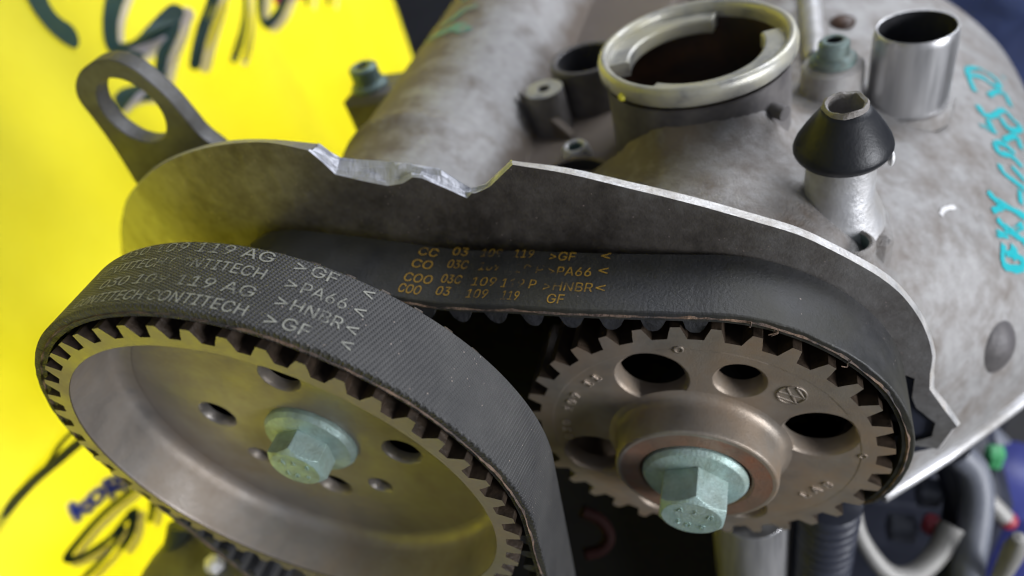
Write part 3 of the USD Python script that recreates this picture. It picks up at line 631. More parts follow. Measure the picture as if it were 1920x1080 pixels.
for pts in [[[-2.273,2.912,1.327],[-2.132,2.942,1.368],[-2.03,2.972,1.378],[-1.916,2.84,1.375]],[[-2.32,2.945,1.306],[-2.145,2.899,1.364],[-2.035,2.905,1.379],[-1.927,2.815,1.375]],[[-2.255,3.104,1.334],[-2.143,3.174,1.365],[-2.06,3.274,1.377],[-1.958,3.303,1.379]],[[-2.333,3.724,1.299]],[[-2.208,3.573,1.35],[-2.094,3.603,1.374]]]:
    if len(pts) > 1:
        put(cv, 'faded_marker_stroke', ribbon(pts, 0.085, 0.008), 'marker_green', smooth=True)
rcs = np.array(HT['stainR'])
put(cv, 'round_boss', trimesh.creation.icosphere(3, 0.20).apply_scale([1.0, 1.0, 1.3]).apply_translation(rcs + (-0.11, 0.06, -0.08)), 'neck_body', smooth=True)
put(cv, 'scratch', ribbon([(1.36, 1.50, 0), (1.39, 1.56, 0), (1.46, 1.62, 0)], 0.03, 0.006), 'white_chip', smooth=True)


def cap_screw(at, r, h, flange, mt, label=None, parent=cv):
    at = np.array(at, float)
    s_ = put(parent, 'cap_screw', lathe_up([(flange, 0), (flange, 0.03), (flange * 0.86, 0.05), (r * 1.02, 0.055), (r, 0.07), (r, h - 0.02), (r - 0.02, h), (r * 0.55, h), (r * 0.52, h - 0.01)], at, 48), mt, smooth=35, label=label)
    put(s_, 'socket', lathe_up([(r * 0.52, h - 0.01), (r * 0.5, h - 0.10), (0, h - 0.11)], at, 6), 'tube_inside', smooth=False)
    return s_


put(cv, 'screw_lug', lathe_up([(0.23, 0.3), (0.20, 0.93), (0.17, 0.955), (0, 0.955)], (0.79, 2.52, 0), 40), 'cast_aluminium', smooth=40)
cap_screw((0.79, 2.52, 0.955), 0.10, 0.16, 0.15, 'green_zinc_dark', 'grey green socket screw beside the rubber bushing')
lug = box((-3.12, 2.50, -0.9), (-2.60, 2.98, 1.06), 0.06)
put(cv, 'screw_lug', lug, 'neck_body')
cap_screw((-2.90, 2.72, 1.06), 0.125, 0.20, 0.165, 'green_zinc_dark', 'dark socket screw in front of the yellow banner')

# ------------------------------------------------------------------ rubber bushing on its pillar
bu = thing('rubber_bushing', 'black conical rubber bushing with worn steel sleeve on a cast pillar', 'bushing', (0.74, 1.08, 0.5))
bt = np.array([0.74, 1.08, 0.0])
put(bu, 'pillar', lathe_up([(0.30, 0.35), (0.24, 0.80), (0.18, 0.95), (0.165, 1.26)], bt, 48), 'cast_aluminium_clean', smooth=40)
put(bu, 'rubber_cone', lathe_up([(0.10, 1.175), (0.18, 1.178), (0.215, 1.192), (0.222, 1.207), (0.230, 1.210), (0.240, 1.230), (0.241, 1.25), (0.228, 1.288), (0.195, 1.345), (0.158, 1.40), (0.130, 1.44), (0.112, 1.462), (0.09, 1.464)], bt, 80), 'black_rubber', smooth=60)
slv = rough_up(lathe_up([(0.112, 1.42), (0.108, 1.46), (0.103, 1.490), (0.092, 1.497), (0.080, 1.487), (0.078, 1.37), (0, 1.36)], bt, 48), 0.045, 11, 2)
put(bu, 'steel_sleeve', slv, 'cast_aluminium', smooth=40, label='worn steel sleeve')
put(bu, 'rub_mark', trimesh.creation.icosphere(2, 0.035).apply_scale([0.5, 1, 1.2]).apply_translation(bt + (0.222, -0.08, 1.20)), 'white_chip', smooth=True)

# ------------------------------------------------------------------ lifting eye
ey = thing('lifting_eye', 'flat dark steel lifting eye with a large round hole above the flange', 'lifting bracket', (-3.3, 1.0, 1.2))
EO, EI = np.array([[-4.201,0.088],[-4.259,0.382],[-4.324,0.596],[-4.371,0.724],[-4.357,0.827],[-4.283,0.94],[-4.181,1.024],[-4.076,1.074],[-3.974,1.094],[-3.864,1.061],[-3.777,0.993],[-3.68,0.891],[-3.605,0.768],[-3.528,0.64],[-3.405,0.518],[-3.464,0.299],[-3.998,-0.194]]), np.array([[-4.214,0.837],[-4.169,0.897],[-4.1,0.942],[-4.027,0.961],[-3.94,0.96],[-3.864,0.929],[-3.803,0.864],[-3.766,0.773],[-3.76,0.663],[-3.78,0.591],[-3.862,0.529],[-3.953,0.499],[-4.049,0.494],[-4.132,0.514],[-4.199,0.573],[-4.228,0.68]])
eo = Polygon(catmull(EO, 6)).buffer(0.01)
ei = catmull(np.vstack([EI, EI[:1]]), 6)
cen, rad = ei.mean(0), np.linalg.norm(ei - ei.mean(0), axis=1).mean()
put(ey, 'eye_plate', extrude_y(eo.difference(Point(*cen).buffer(rad, quad_segs=24)), 0.98, 1.10), 'dark_paint_steel', smooth=30)

# ------------------------------------------------------------------ sprockets


def tooth_outline(r_tip, r_root, n, phase, tip_frac=0.36, root_frac=0.30, cx=0.0):
    """Toothed circle: flat-topped teeth, rounded roots. phase is the angle of one tooth's middle."""
    pts = []
    st_ = 2 * math.pi / n
    for i in range(n):
        c = phase + i * st_
        for u in np.linspace(-0.5, 0.5, 5):
            pts.append((r_tip, c + u * tip_frac * st_))
        e0 = tip_frac / 2
        e1 = 0.5 - root_frac / 2
        pts.append((r_tip - 0.15 * (r_tip - r_root), c + (e0 + 0.02) * st_))
        pts.append((r_root + 0.45 * (r_tip - r_root), c + (e0 + (e1 - e0) * 0.55) * st_))
        pts.append((r_root + 0.12 * (r_tip - r_root), c + (e0 + (e1 - e0) * 0.85) * st_))
        for u in np.linspace(0, 1, 5):
            pts.append((r_root, c + (e1 + root_frac * u) * st_))
        pts.append((r_root + 0.12 * (r_tip - r_root), c + (1 - e0 - (e1 - e0) * 0.85) * st_))
        pts.append((r_root + 0.45 * (r_tip - r_root), c + (1 - e0 - (e1 - e0) * 0.55) * st_))
        pts.append((r_tip - 0.15 * (r_tip - r_root), c + (1 - e0 - 0.02) * st_))
    return Polygon([(cx + r * math.cos(a), r * math.sin(a)) for r, a in pts])


def hole_wall(cx, x, z, r, y0, y1, bev=0.018):
    m = lathe([(r + bev, y0 - 0.001), (r, y0 + bev), (r, y1)], 40)
    v = np.asarray(m.vertices)
    return trimesh.Trimesh(fq(np.c_[x + v[:, 0], v[:, 2], z + v[:, 1]]), m.faces, process=False)


def hex_bolt(parent, cx, y_seat, r_fl, y_head, af, name='hex_bolt', ang=0.5, mt='green_zinc'):
    """Flange bolt whose head points at -y."""
    b = put(parent, name, lathe_y([(0.0, y_seat), (r_fl, y_seat), (r_fl, y_seat - 0.025), (r_fl * 0.93, y_seat - 0.05), (af * 0.9, y_seat - 0.075), (0, y_seat - 0.075)], cx, 72), mt, smooth=35, label='green zinc plated flange bolt')
    R = af / math.cos(math.pi / 6)
    hx = Polygon([(cx + R * math.cos(ang + i * math.pi / 3), R * math.sin(ang + i * math.pi / 3)) for i in range(6)])
    # the chamfer of a bolt head: the hexagon cut by a cone
    n = 96
    rows = []
    yc = y_head
    for t, y in ((0, y_seat - 0.07), (0.5, None), (1, None)):
        pass
    th = np.linspace(0, 2 * math.pi, n, endpoint=False)
    rh = af / np.cos(((th - ang) % (math.pi / 3)) - math.pi / 6)
    y_ch = y_head + (rh - af * 0.985) * 0.75
    prof = [(rh, np.full(n, y_seat - 0.07)), (rh, y_ch), (np.full(n, af * 0.985), np.full(n, y_head)), (np.full(n, af * 0.93), np.full(n, y_head - 0.008)), (np.zeros(n) + 1e-4, np.full(n, y_head - 0.008))]
    v = np.stack([np.c_[cx + r * np.cos(th), y, r * np.sin(th)] for r, y in prof])
    put(b, 'hex_head', trimesh.Trimesh(fq(v.reshape(-1, 3)), grid_faces(len(prof), n, close_m=True), process=False), mt, smooth=25)
    # stamped marks on the end of the head
    marks = []
    for i, (mx, mz, txt) in enumerate(((-0.10, 0.045, 'A'), (-0.02, 0.06, '1'), (0.07, 0.045, '8'), (-0.08, -0.09, '1'), (-0.02, -0.10, '0'), (0.06, -0.09, '9'))):
        t_ = meshkit.text_mesh(txt, 0.045, 0.012)
        vv = np.asarray(t_.vertices)
        k_ = af / 0.18
        marks.append(trimesh.Trimesh(fq(np.c_[cx + (mx + vv[:, 0]) * k_, y_head - 0.007 - vv[:, 2] * 0.4, (mz + vv[:, 1]) * k_]), t_.faces, process=False))
    put(b, 'head_stamp', cat_(marks), mt, smooth=False)
    return b


# exhaust sprocket (small, right)
sr = thing('timing_sprocket', 'small rusty brown timing sprocket with round holes, on the right', 'sprocket', fq((0, 0.2, -1.0)))
NT = 33
outline = tooth_outline(1.0, 0.915, NT, math.radians(99.3), tip_frac=0.25, root_frac=0.44)
HOLES = [(-0.372, 0.515, 0.177), (0.045, 0.655, 0.114), (0.540, 0.372, 0.177), (-0.535, -0.37, 0.177), (0.43, -0.54, 0.114), (-0.02, -0.65, 0.177)]
disc = outline
for x, z, r in HOLES:
    disc = disc.difference(Point(x, z).buffer(r + 0.018, quad_segs=16))


def split_sides(m):
    """The faces of a toothed wheel and the greasy flanks between them."""
    side = np.abs(m.face_normals[:, 1]) < 0.5
    rr_ = np.linalg.norm((m.triangles_center - m.centroid)[:, [0, 2]], axis=1)
    side &= rr_ > 0.88 * rr_.max()
    return m.submesh([np.nonzero(~side)[0]], append=True), m.submesh([np.nonzero(side)[0]], append=True)


inner = Point(0, 0).buffer(0.84, quad_segs=40)
web_ = extrude_y(disc.intersection(inner), 0.0, 0.10)
fc, sd = split_sides(extrude_y(outline.difference(inner), 0.0, 0.40))
fc = cat_([fc, web_])
td = put(sr, 'toothed_disc', fc, 'rusty_steel', smooth=28)
put(td, 'tooth_flanks', sd, 'tooth_grease', smooth=28)
for x, z, r in HOLES:
    put(sr, 'lightening_hole', hole_wall(0, x, z, r, 0.0, 0.10), 'rusty_steel', smooth=50)
put(sr, 'back_cover', lathe_y([(0.90, 0.37), (0.0, 0.37)], 0, 48), 'shade_black_oil', smooth=False)  # black disc added behind the web to darken the holes
put(sr, 'hub', lathe_y([(0.51, 0.002), (0.495, -0.003), (0.478, -0.010), (0.464, -0.024), (0.455, -0.045), (0.450, -0.07), (0.438, -0.19), (0.434, -0.202), (0.424, -0.2095), (0.405, -0.21)], 0, 128), 'rusty_steel', smooth=32, label='raised rusty hub')
put(sr, 'hub_ring', lathe_y([(0.406, -0.2095), (0.31, -0.2095), (0.30, -0.20), (0.295, -0.17), (0.0, -0.16)], 0, 128), 'rust_ring', smooth=30, label='red brown rusted hub ring')
hex_bolt(sr, 0.0, -0.185, 0.285, -0.445, 0.167, ang=0.66)


def stamp_line(pts, w=0.014, h=0.010):
    p = LineString(pts).buffer(w / 2, quad_segs=3)
    return extrude_y(p, -h, 0.003)


vx, vz, vr = 0.307, 0.643, 0.073
ringp = Point(vx, vz).buffer(vr).difference(Point(vx, vz).buffer(vr - 0.009))
em = [extrude_y(ringp, -0.006, 0.003)]


def emblem(pts):
    a_ = math.radians(62)
    return [(vx + vr * (x * math.cos(a_) - z * math.sin(a_)), vz + vr * (x * math.sin(a_) + z * math.cos(a_))) for x, z in pts]


em.append(stamp_line(emblem([(-0.36, 0.86), (0, 0.08), (0.36, 0.86)]), 0.008, 0.006))
em.append(stamp_line(emblem([(-0.80, 0.50), (-0.38, -0.80), (0, -0.05), (0.38, -0.80), (0.80, 0.50)]), 0.008, 0.006))
put(sr, 'stamped_emblem', cat_(em), 'rusty_steel', smooth=False)


def stamp_text(txt, x, z, size, ang, mt='rusty_steel', h=0.008):
    t_ = meshkit.text_mesh(txt, size, 1.0)
    vv = np.asarray(t_.vertices)
    c_, s_ = math.cos(ang), math.sin(ang)
    return trimesh.Trimesh(fq(np.c_[x + vv[:, 0] * c_ - vv[:, 1] * s_, -vv[:, 2] * h, z + vv[:, 0] * s_ + vv[:, 1] * c_]), t_.faces[:, ::-1], process=False)


put(sr, 'stamped_number', cat_([stamp_text('L', 0.700, -0.255, 0.055, 1.1), stamp_text('A', 0.728, -0.175, 0.055, 1.1), stamp_text('8', 0.765, -0.095, 0.055, 1.1)]), 'stamp_light', smooth=False)
put(sr, 'stamped_number', cat_([stamp_text(ch, 0.735 * math.cos(t), 0.735 * math.sin(t), 0.05, t - math.pi / 2) for ch, t in zip('030 109 11', np.radians(np.linspace(200, 150, 10))) if ch != ' ']), 'stamp_light', smooth=False)
put(sr, 'punch_mark', extrude_y(Point(0.80, 0.284).buffer(0.022).difference(Point(0.80, 0.284).buffer(0.012)), -0.005, 0.003), 'rusty_steel', smooth=False)
put(sr, 'punch_mark', extrude_y(Point(-0.292, 0.785).buffer(0.026).difference(Point(-0.292, 0.785).buffer(0.015)), -0.005, 0.003), 'rusty_steel', smooth=False)

# intake sprocket (large, left): a deep dish with a toothed rim
LY = -0.892
sl = thing('timing_sprocket', 'large grey dished timing sprocket with green bolt, on the left', 'sprocket', fq((-DX, -0.6, -1.28)))
NL = 49
ol = tooth_outline(1.278, 1.205, NL, math.radians(90.6), cx=-DX, tip_frac=0.27, root_frac=0.37)
ringL = ol.difference(Point(-DX, 0).buffer(1.155, quad_segs=48))
fc, sd = split_sides(extrude_y(ringL, LY, -0.40))
td = put(sl, 'toothed_rim', fc, 'grey_steel', smooth=28)
put(td, 'tooth_flanks', sd, 'tooth_grease', smooth=28)
LH = [(-2.685, -0.037, 0.10), (-1.566, 0.097, 0.10), (-1.727, -0.368, 0.062), (-2.035, -0.527, 0.095), (-2.19, 0.53, 0.10), (-2.50, -0.40, 0.062)]
FY = -0.56
dish = lathe_y([(1.156, LY + 0.004), (1.150, LY + 0.02), (1.140, FY - 0.10), (1.13, FY - 0.05), (1.108, FY - 0.018), (1.08, FY - 0.004), (1.05, FY)], -DX, 160)
put(sl, 'dish_wall', dish, 'grey_steel', smooth=60)
fl = Point(-DX, 0).buffer(1.0505, quad_segs=48)
for x, z, r in LH:
    fl = fl.difference(Point(x, z).buffer(r + 0.014, quad_segs=14))
put(sl, 'web', extrude_y(fl, FY, FY + 0.06), 'grey_steel', smooth=28)
for x, z, r in LH:
    put(sl, 'lightening_hole', hole_wall(-DX, x, z, r, FY, FY + 0.06, 0.014), 'grey_steel', smooth=50)
put(sl, 'back_cover', lathe_y([(1.13, -0.40), (1.10, -0.30), (0.0, -0.30)], -DX, 48), 'shade_black_oil', smooth=False)  # unlit-looking disc added so the dish holes read deep
hex_bolt(sl, -DX, FY, 0.27, -0.76, 0.152, ang=0.66)

# ------------------------------------------------------------------ belts


class Path2:
    def __init__(self, pts):
        self.p = np.asarray(pts, float)
        d = np.diff(self.p, axis=0)
        self.s = np.r_[0, np.cumsum(np.linalg.norm(d, axis=1))]

    def at(self, s):
        s = np.asarray(s, float)
        x = np.stack([np.interp(s, self.s, self.p[:, k]) for k in range(2)], -1)
        e = 0.02
        a_ = np.stack([np.interp(s - e, self.s, self.p[:, k]) for k in range(2)], -1)
        b_ = np.stack([np.interp(s + e, self.s, self.p[:, k]) for k in range(2)], -1)
        t = b_ - a_
        t /= np.linalg.norm(t, axis=-1, keepdims=True)
        return x, t, np.stack([t[..., 1], -t[..., 0]], -1)       # outward normal is on the right of the travel direction reversed below

    def pos(self, s, n, y):
        x, t, nn = self.at(s)
        q = x + nn * np.asarray(n)[..., None] * self.sign
        y = np.broadcast_to(y, q.shape[:-1])
        if self.shift is not None:
            y = y + self.shift(s)
        return fq(np.stack([q[..., 0], y, q[..., 1]], -1))

    sign = -1.0
    shift = None


def belt(parent, path, y0, y1, thick, fabric, cord_seed, fray=0.004):
    n = int(path.s[-1] / 0.03)
    s = np.linspace(0, path.s[-1], n)
    bev = 0.012
    prof = [(0.0, y0 + 0.004), (thick - bev, y0), (thick - bev * 0.3, y0 + bev * 0.4), (thick, y0 + bev), (thick, (y0 + y1) / 2), (thick, y1 - bev), (thick - bev, y1), (0.0, y1), (0.0, y0 + 0.004)]
    rows = []
    for j, (nn, y) in enumerate(prof):
        wob = 0.0
        if j in (1, 2):
            wob = fray * (meshkit.noise(np.c_[s * 30, np.full(n, cord_seed), np.full(n, j)], 3) - 0.5) * 2
        rows.append(path.pos(s, np.full(n, nn) + 0.3 * wob, y + wob))
    v = np.stack(rows, 1).reshape(-1, 3)
    uv = np.stack([np.repeat(s, len(prof)), np.tile([q[1] for q in prof], n)], -1)
    b = put(parent, 'belt_back', trimesh.Trimesh(v, grid_faces(n, len(prof)), process=False), fabric, smooth=True, uv=uv)
    # frayed cord line showing on the cut edge
    m = max(60, n)
    s2 = np.linspace(0, path.s[-1], m * 3)
    wv = meshkit.fbm(np.c_[s2 * 7, np.full(len(s2), cord_seed), np.zeros(len(s2))], 3, 7)
    lo, hi = thick * (0.32 - 0.18 * (wv - 0.5)), thick * (0.50 + 0.5 * (wv - 0.5))
    yo = y0 - 0.003 - 0.006 * meshkit.noise(np.c_[s2 * 40, np.full(len(s2), cord_seed + 3), np.zeros(len(s2))], 5)
    v = np.stack([path.pos(s2, lo, y0 + 0.003), path.pos(s2, (lo + hi) / 2, yo), path.pos(s2, hi, y0 + 0.003)], 1).reshape(-1, 3)
    put(b, 'cord_edge', trimesh.Trimesh(v, grid_faces(len(s2), 3), process=False), 'belt_cord', smooth=False, label='frayed tan cord edge')
    return b


def belt_tooth(parent, path, s, y0, y1, w, h, i):
    k = 7
    u = np.linspace(-1, 1, k)
    nn = -h * np.clip(1 - np.abs(u) ** 2.6, 0, 1)
    ss_ = s + u * w / 2
    a_ = path.pos(ss_, nn, y0)
    b_ = path.pos(ss_, nn, y1)
    c_ = path.pos(ss_, np.full(k, 0.004), y0)
    v = np.vstack([a_, b_, c_])
    f = np.vstack([grid_faces(2, k), grid_faces(2, k)[:, ::-1] % (2 * k) if False else np.vstack([[[j, 2 * k + j, j + 1], [j + 1, 2 * k + j, 2 * k + j + 1]] for j in range(k - 1)])])
    put(parent, 'belt_tooth', rough_up(trimesh.Trimesh(v, f, process=False), 0.012, 14, i % 5), 'belt_tooth_rubber', smooth=40)


def belt_text(parent, path, txt, s0, s1, y, size, lift, mt, flip=1, kind='lettering'):
    """Lettering printed on the belt's back, from s0 to s1 along its length."""
    t_ = meshkit.text_mesh(txt, size, 0.001)
    v = np.asarray(t_.vertices)
    f = np.asarray(t_.faces)
    up_ = v[f].mean(1)[:, 2] > 0.0009
    t_ = trimesh.Trimesh(v, f[np.all(v[f][:, :, 2] > 0.0005, axis=1)], process=True)
    v = np.asarray(t_.vertices)
    w = v[:, 0].max() - v[:, 0].min()
    s = s0 + (v[:, 0] - v[:, 0].min()) / w * (s1 - s0)
    P_ = path.pos(s, np.full(len(v), lift), y + v[:, 1])
    put(parent, kind, trimesh.Trimesh(P_, t_.faces, process=False), mt, smooth=False)


def arc(cx, cz, r, a0, a1, n=60):
    t = np.radians(np.linspace(a0, a1, n))
    return np.c_[cx + r * np.cos(t), cz + r * np.sin(t)]


def line(a_, b_, n=20):
    t = np.linspace(0, 1, n)[:, None]
    return np.asarray(a_) * (1 - t) + np.asarray(b_) * t


# wide belt on the large sprocket: up the left strand, over the top, down the right strand
RB = 1.292
dn = np.array([math.sin(PH), -math.cos(PH)])


def rot(v, d):
    d = math.radians(d)
    return np.array([v[0] * math.cos(d) - v[1] * math.sin(d), v[0] * math.sin(d) + v[1] * math.cos(d)])


A0, A1 = 204.0, 12.0
pl = np.array([-DX + RB * math.cos(math.radians(A0)), RB * math.sin(math.radians(A0))])
pr = np.array([-DX + RB * math.cos(math.radians(A1)), RB * math.sin(math.radians(A1))])
tl = np.array([-math.sin(math.radians(A0)), math.cos(math.radians(A0))])
tr = np.array([math.sin(math.radians(A1)), -math.cos(math.radians(A1))])
LP = Path2(np.vstack([line(pl + tl * 3.4, pl, 60)[:-1], arc(-DX, 0, RB, A0, A1, 240), line(pr, pr + tr * 3.4, 60)[1:]]))
bl = thing('timing_belt', 'wide black timing belt with woven back and grey lettering, round the large sprocket', 'timing belt', fq((-DX, -0.65, -2)))
BY0, BY1 = -0.858, -0.462
THK = 0.066
belt_l = belt(bl, LP, BY0, BY1, THK, 'belt_fabric', 1)
S_arc0 = 3.4


def sL(deg):
    return S_arc0 + RB * math.radians(A0 - deg)


for i in range(NL):
    a_ = 90.6 + (i + 0.5) * 360 / NL
    a_ = (a_ + 180) % 360 - 180
    a2 = a_ if a_ > -90 else a_ + 360
    if A1 - 2 < a2 < A0 + 2:
        belt_tooth(bl, LP, sL(a2), BY0 + 0.075, BY1, 0.088, 0.062, i)
pitch = RB * 2 * math.pi / NL
for i in range(1, 20):
    belt_tooth(bl, LP, S_arc0 - i * pitch, BY0 + 0.01, BY1, 0.095, 0.068, i)
    belt_tooth(bl, LP, S_arc0 + RB * math.radians(A0 - A1) + i * pitch, BY0 + 0.01, BY1, 0.095, 0.068, i)
LT_ = THK + 0.004
for txt, a0, a1, y in (('030 109 119 AG', 124, 88.7, -0.537), ('CONTITECH CONTITECH', 128, 88.4, -0.632), ('030 109 119 AG', 122, 88.0, -0.733), ('CONTITECH CONTITECH', 126, 87.4, -0.827),
                       ('>', 84.6, 82.6, -0.537), ('GF', 81.6, 76.9, -0.540), ('<', 72.0, 70.0, -0.538),
                       ('>', 84.3, 82.3, -0.636), ('PA66', 81.4, 73.3, -0.640), ('<', 71.9, 69.9, -0.638),
                       ('>', 84.0, 82.0, -0.733), ('HNBR', 81.3, 72.4, -0.735), ('<', 71.6, 69.6, -0.732),
                       ('>', 83.9, 81.9, -0.829), ('GF', 81.0, 76.4, -0.827), ('<', 71.2, 69.2, -0.806)):
    belt_text(belt_l, LP, txt, sL(a0), sL(a1), y, 0.056, LT_, 'ink_grey')

# narrow coupling belt between the camshafts, behind
RR = 1.03
cr = 104.5
right_top = np.array([RR * math.cos(math.radians(cr)), RR * math.sin(math.radians(cr))])
strand = np.array([(-2.72, 0.47), (-2.53, 0.535), (-1.83, 0.675), (-1.5, 0.70), (-1.02, 0.85), (-0.52, 0.975)])
far = np.array([-2.16, -0.17])
left_arc = arc(far[0], far[1], 0.86, 250, 128, 60)
pts = np.vstack([catmull(np.vstack([left_arc[-1:], [(-2.50, 0.575), (-1.95, 0.655), (-1.5, 0.715), (-1.02, 0.845)], right_top]), 14)])
end = np.radians(-74)
pe = np.array([RR * math.cos(end), RR * math.sin(end)])
te = np.array([math.sin(end), -math.cos(end)])
RP = Path2(np.vstack([left_arc[:-1], pts[:-1], arc(0, 0, RR, cr, -74, 200), line(pe, pe + te * 1.3, 30)[1:]]))
br = thing('timing_belt', 'narrow dark coupling belt with yellow lettering between the two sprockets', 'timing belt', fq((-1, 0.15, -2)))
RY0, RY1 = -0.05, 0.37
arc_s = RP.s[len(left_arc) - 1 + len(pts) - 1]


def walk_off(s):
    """The slack lower run has walked off towards the back."""
    a_ = cr - np.degrees((np.asarray(s) - arc_s) / RR)
    t = np.clip((-6 - a_) / 50, 0, 1)
    u = np.clip((150 - a_) / 68, 0, 1)
    return 0.40 * t * t * (3 - 2 * t) + 0.08 * u * u * (3 - 2 * u)


RP.shift = walk_off
belt_r = belt(br, RP, RY0, RY1, 0.060, 'belt_rubber', 4)


def sR(deg):
    return arc_s + RR * math.radians(cr - deg)


first = None
for i in range(NT):
    a_ = (99.3 + (i + 0.5) * 360 / NT + 180) % 360 - 180
    if -21 < a_ < cr - 1:
        belt_tooth(br, RP, sR(a_), RY0 + 0.11, RY1, 0.085, 0.062, i)
        first = a_ if first is None or a_ > first else first
pitch = RR * 2 * math.pi / NT
for i in range(1, 14):
    s_ = sR(first) - i * pitch
    if s_ > 0:
        belt_tooth(br, RP, s_, RY0 + 0.008, RY1, 0.125, 0.085, i)


def sX(x):
    """Length along the belt at which the top strand passes x."""
    i_ = len(left_arc) + np.arange(len(pts) - 2)
    return float(np.interp(x, RP.p[i_, 0], RP.s[i_]))


for k_ in range(4):
    a_ = [84.5, 91.5, 85.2, 64][k_]
    s_ = sR(a_)
    th_ = [RP.pos(np.array([s_ + RNG.normal() * 0.008 * j]), np.array([0.03 + RNG.normal() * 0.012 - 0.010 * j]), RY0 - 0.004 - 0.006 * j)[0] for j in range(4)]
    put(belt_r, 'frayed_thread', tube(catmull(th_, 4), 0.0035, 5), 'belt_cord', smooth=True)
ROWS = [["CC",-1.745,-1.633,0.278],["03",-1.552,-1.464,0.309],["109",-1.383,-1.271,0.306],["119",-1.201,-1.098,0.301],[">GF",-1.012,-0.882,0.293],["<",-0.754,-0.707,0.312],["CO",-1.749,-1.631,0.179],["03C",-1.549,-1.433,0.207],["109",-1.365,-1.25,0.201],["119 P",-1.217,-1.023,0.186],[">PA66",-0.998,-0.782,0.181],["<",-0.75,-0.703,0.201],["COO",-1.753,-1.595,0.071],["03C",-1.547,-1.434,0.093],["109",-1.371,-1.242,0.084],["119 P",-1.211,-1.037,0.076],[">HNBR",-0.996,-0.757,0.071],["<",-0.743,-0.697,0.077],["COO",-1.753,-1.63,-0.013],["03",-1.546,-1.469,0.002],["109",-1.373,-1.262,-0.005],["119",-1.188,-1.102,-0.011],["GF",-0.962,-0.881,-0.017]]
for txt, xa, xb, y in ROWS:
    belt_text(belt_r, RP, txt, sX(xa), sX(xb), y, 0.062, 0.0635, 'ink_yellow')

# ------------------------------------------------------------------ head and things below and around
CL = {"arc":[[-0.858,0.011,-0.961],[-0.734,-0.002,-1.039],[-0.674,-0.065,-1.135],[-0.723,-0.144,-1.189],[-0.84,-0.202,-1.186]],"pipe":[[0.255,0.348,-1.965]],"ribbed":[[0.758,0.352,-1.62]],"bracket":[[1.071,1.118,-2.526],[1.136,0.957,-2.723],[1.331,0.815,-2.971],[1.548,0.846,-3.053],[1.742,1.021,-2.979],[1.872,1.233,-2.832]],"hose":[[1.914,1.682,-2.399],[2.031,1.616,-2.528],[2.075,1.465,-2.704],[2.045,1.231,-2.926],[2.002,1.025,-3.112],[2.003,0.798,-3.342]],"hose2":[[2.626,3.271,-4.201],[2.915,3.131,-4.495],[3.175,2.984,-4.782],[3.551,2.824,-5.142]],"blackhose":[[1.923,1.828,-2.711],[2.014,1.614,-2.977],[1.992,1.37,-3.212],[1.947,0.95,-3.615]],"airbox":[1.64,1.672,-3.783],"redcap":[1.747,1.311,-2.991],"bead":[1.767,1.628,-2.984],"bead2":[1.532,1.334,-3.158],"blue":[2.945,2.707,-4.941],"rod":[[2.258,1.879,-3.292],[2.511,1.75,-3.557]],"green":[2.513,2.406,-3.499],"whitebit":[2.192,0.895,-2.584],"cloth":[3.223,7.647,-1.6],"darktop":[2.49,8.193,-1.419],"strip":[[1.522,6.501,-0.345],[2.088,6.448,-0.698]],"backdark":[-1.533,6.061,0.061],"wire1":[[-6.438,-0.982,-1.15],[-6.166,-0.689,-0.996],[-5.893,-0.396,-0.842],[-5.666,-0.189,-0.753],[-5.44,0.014,-0.667],[-5.076,0.314,-0.554]],"wire2":[[-5.943,-0.381,-0.877],[-5.806,-0.224,-0.791],[-5.705,-0.078,-0.695],[-5.6,0.036,-0.635],[-5.303,0.355,-0.469]],"mount":[-3.66,-0.818,-1.386],"darkhose":[[-4.281,-0.449,-1.139],[-4.311,-0.568,-1.244],[-4.387,-0.764,-1.402],[-4.429,-0.918,-1.537]],"whitespot":[-3.739,-0.729,-1.103]}
hd = thing('cylinder_head', 'black oily cylinder head in the shadow below the sprockets', 'cylinder head', (-1, 3, -6))
put(hd, 'block', box((-3.0, 0.75, -13), (0.92, 6.5, -1.22), 0.05), 'shade_black_oil')
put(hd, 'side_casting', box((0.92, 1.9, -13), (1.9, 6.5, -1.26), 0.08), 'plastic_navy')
ga = [np.array(CL['arc'][i]) for i in range(len(CL['arc']))]
put(hd, 'gasket_scrap', tube(catmull(ga, 8), 0.045, 10), 'rust_red', smooth=True, label='red brown scrap of gasket')
put(hd, 'notch_seal', extrude_y(Polygon([(0.98, 0.42), (1.09, 0.41), (1.21, 0.15), (1.37, 0.05), (1.42, -0.1), (1.33, -0.21), (1.0, -0.2)]).buffer(0.02), 0.475, 0.515), 'plastic_navy')  # dark sheet added so the open notch looks deep
c0 = np.array(CL['pipe'][0])
put(thing('coolant_pipe', 'grey metal coolant pipe standing below the small sprocket', 'pipe', c0 + (0, 0, -4)), 'pipe', tube([c0 + (0, 0, 0.75), c0 + (0, 0, -1), c0 + (0, 0, -4)], 0.27, 40), 'bright_tube', smooth=40)
h0 = np.array(CL['ribbed'][0])
rb_ = thing('ribbed_hose', 'black ribbed hose beside the grey coolant pipe', 'hose', h0 + (0, 0, -3))
zz_ = np.linspace(0.6, -3, 140)
put(rb_, 'hose', tube(np.c_[np.full(140, h0[0]), np.full(140, h0[1]), h0[2] + zz_], 0.2, 24, 0.19 + 0.022 * np.sin(zz_ * 55)), 'plastic_navy', smooth=True)

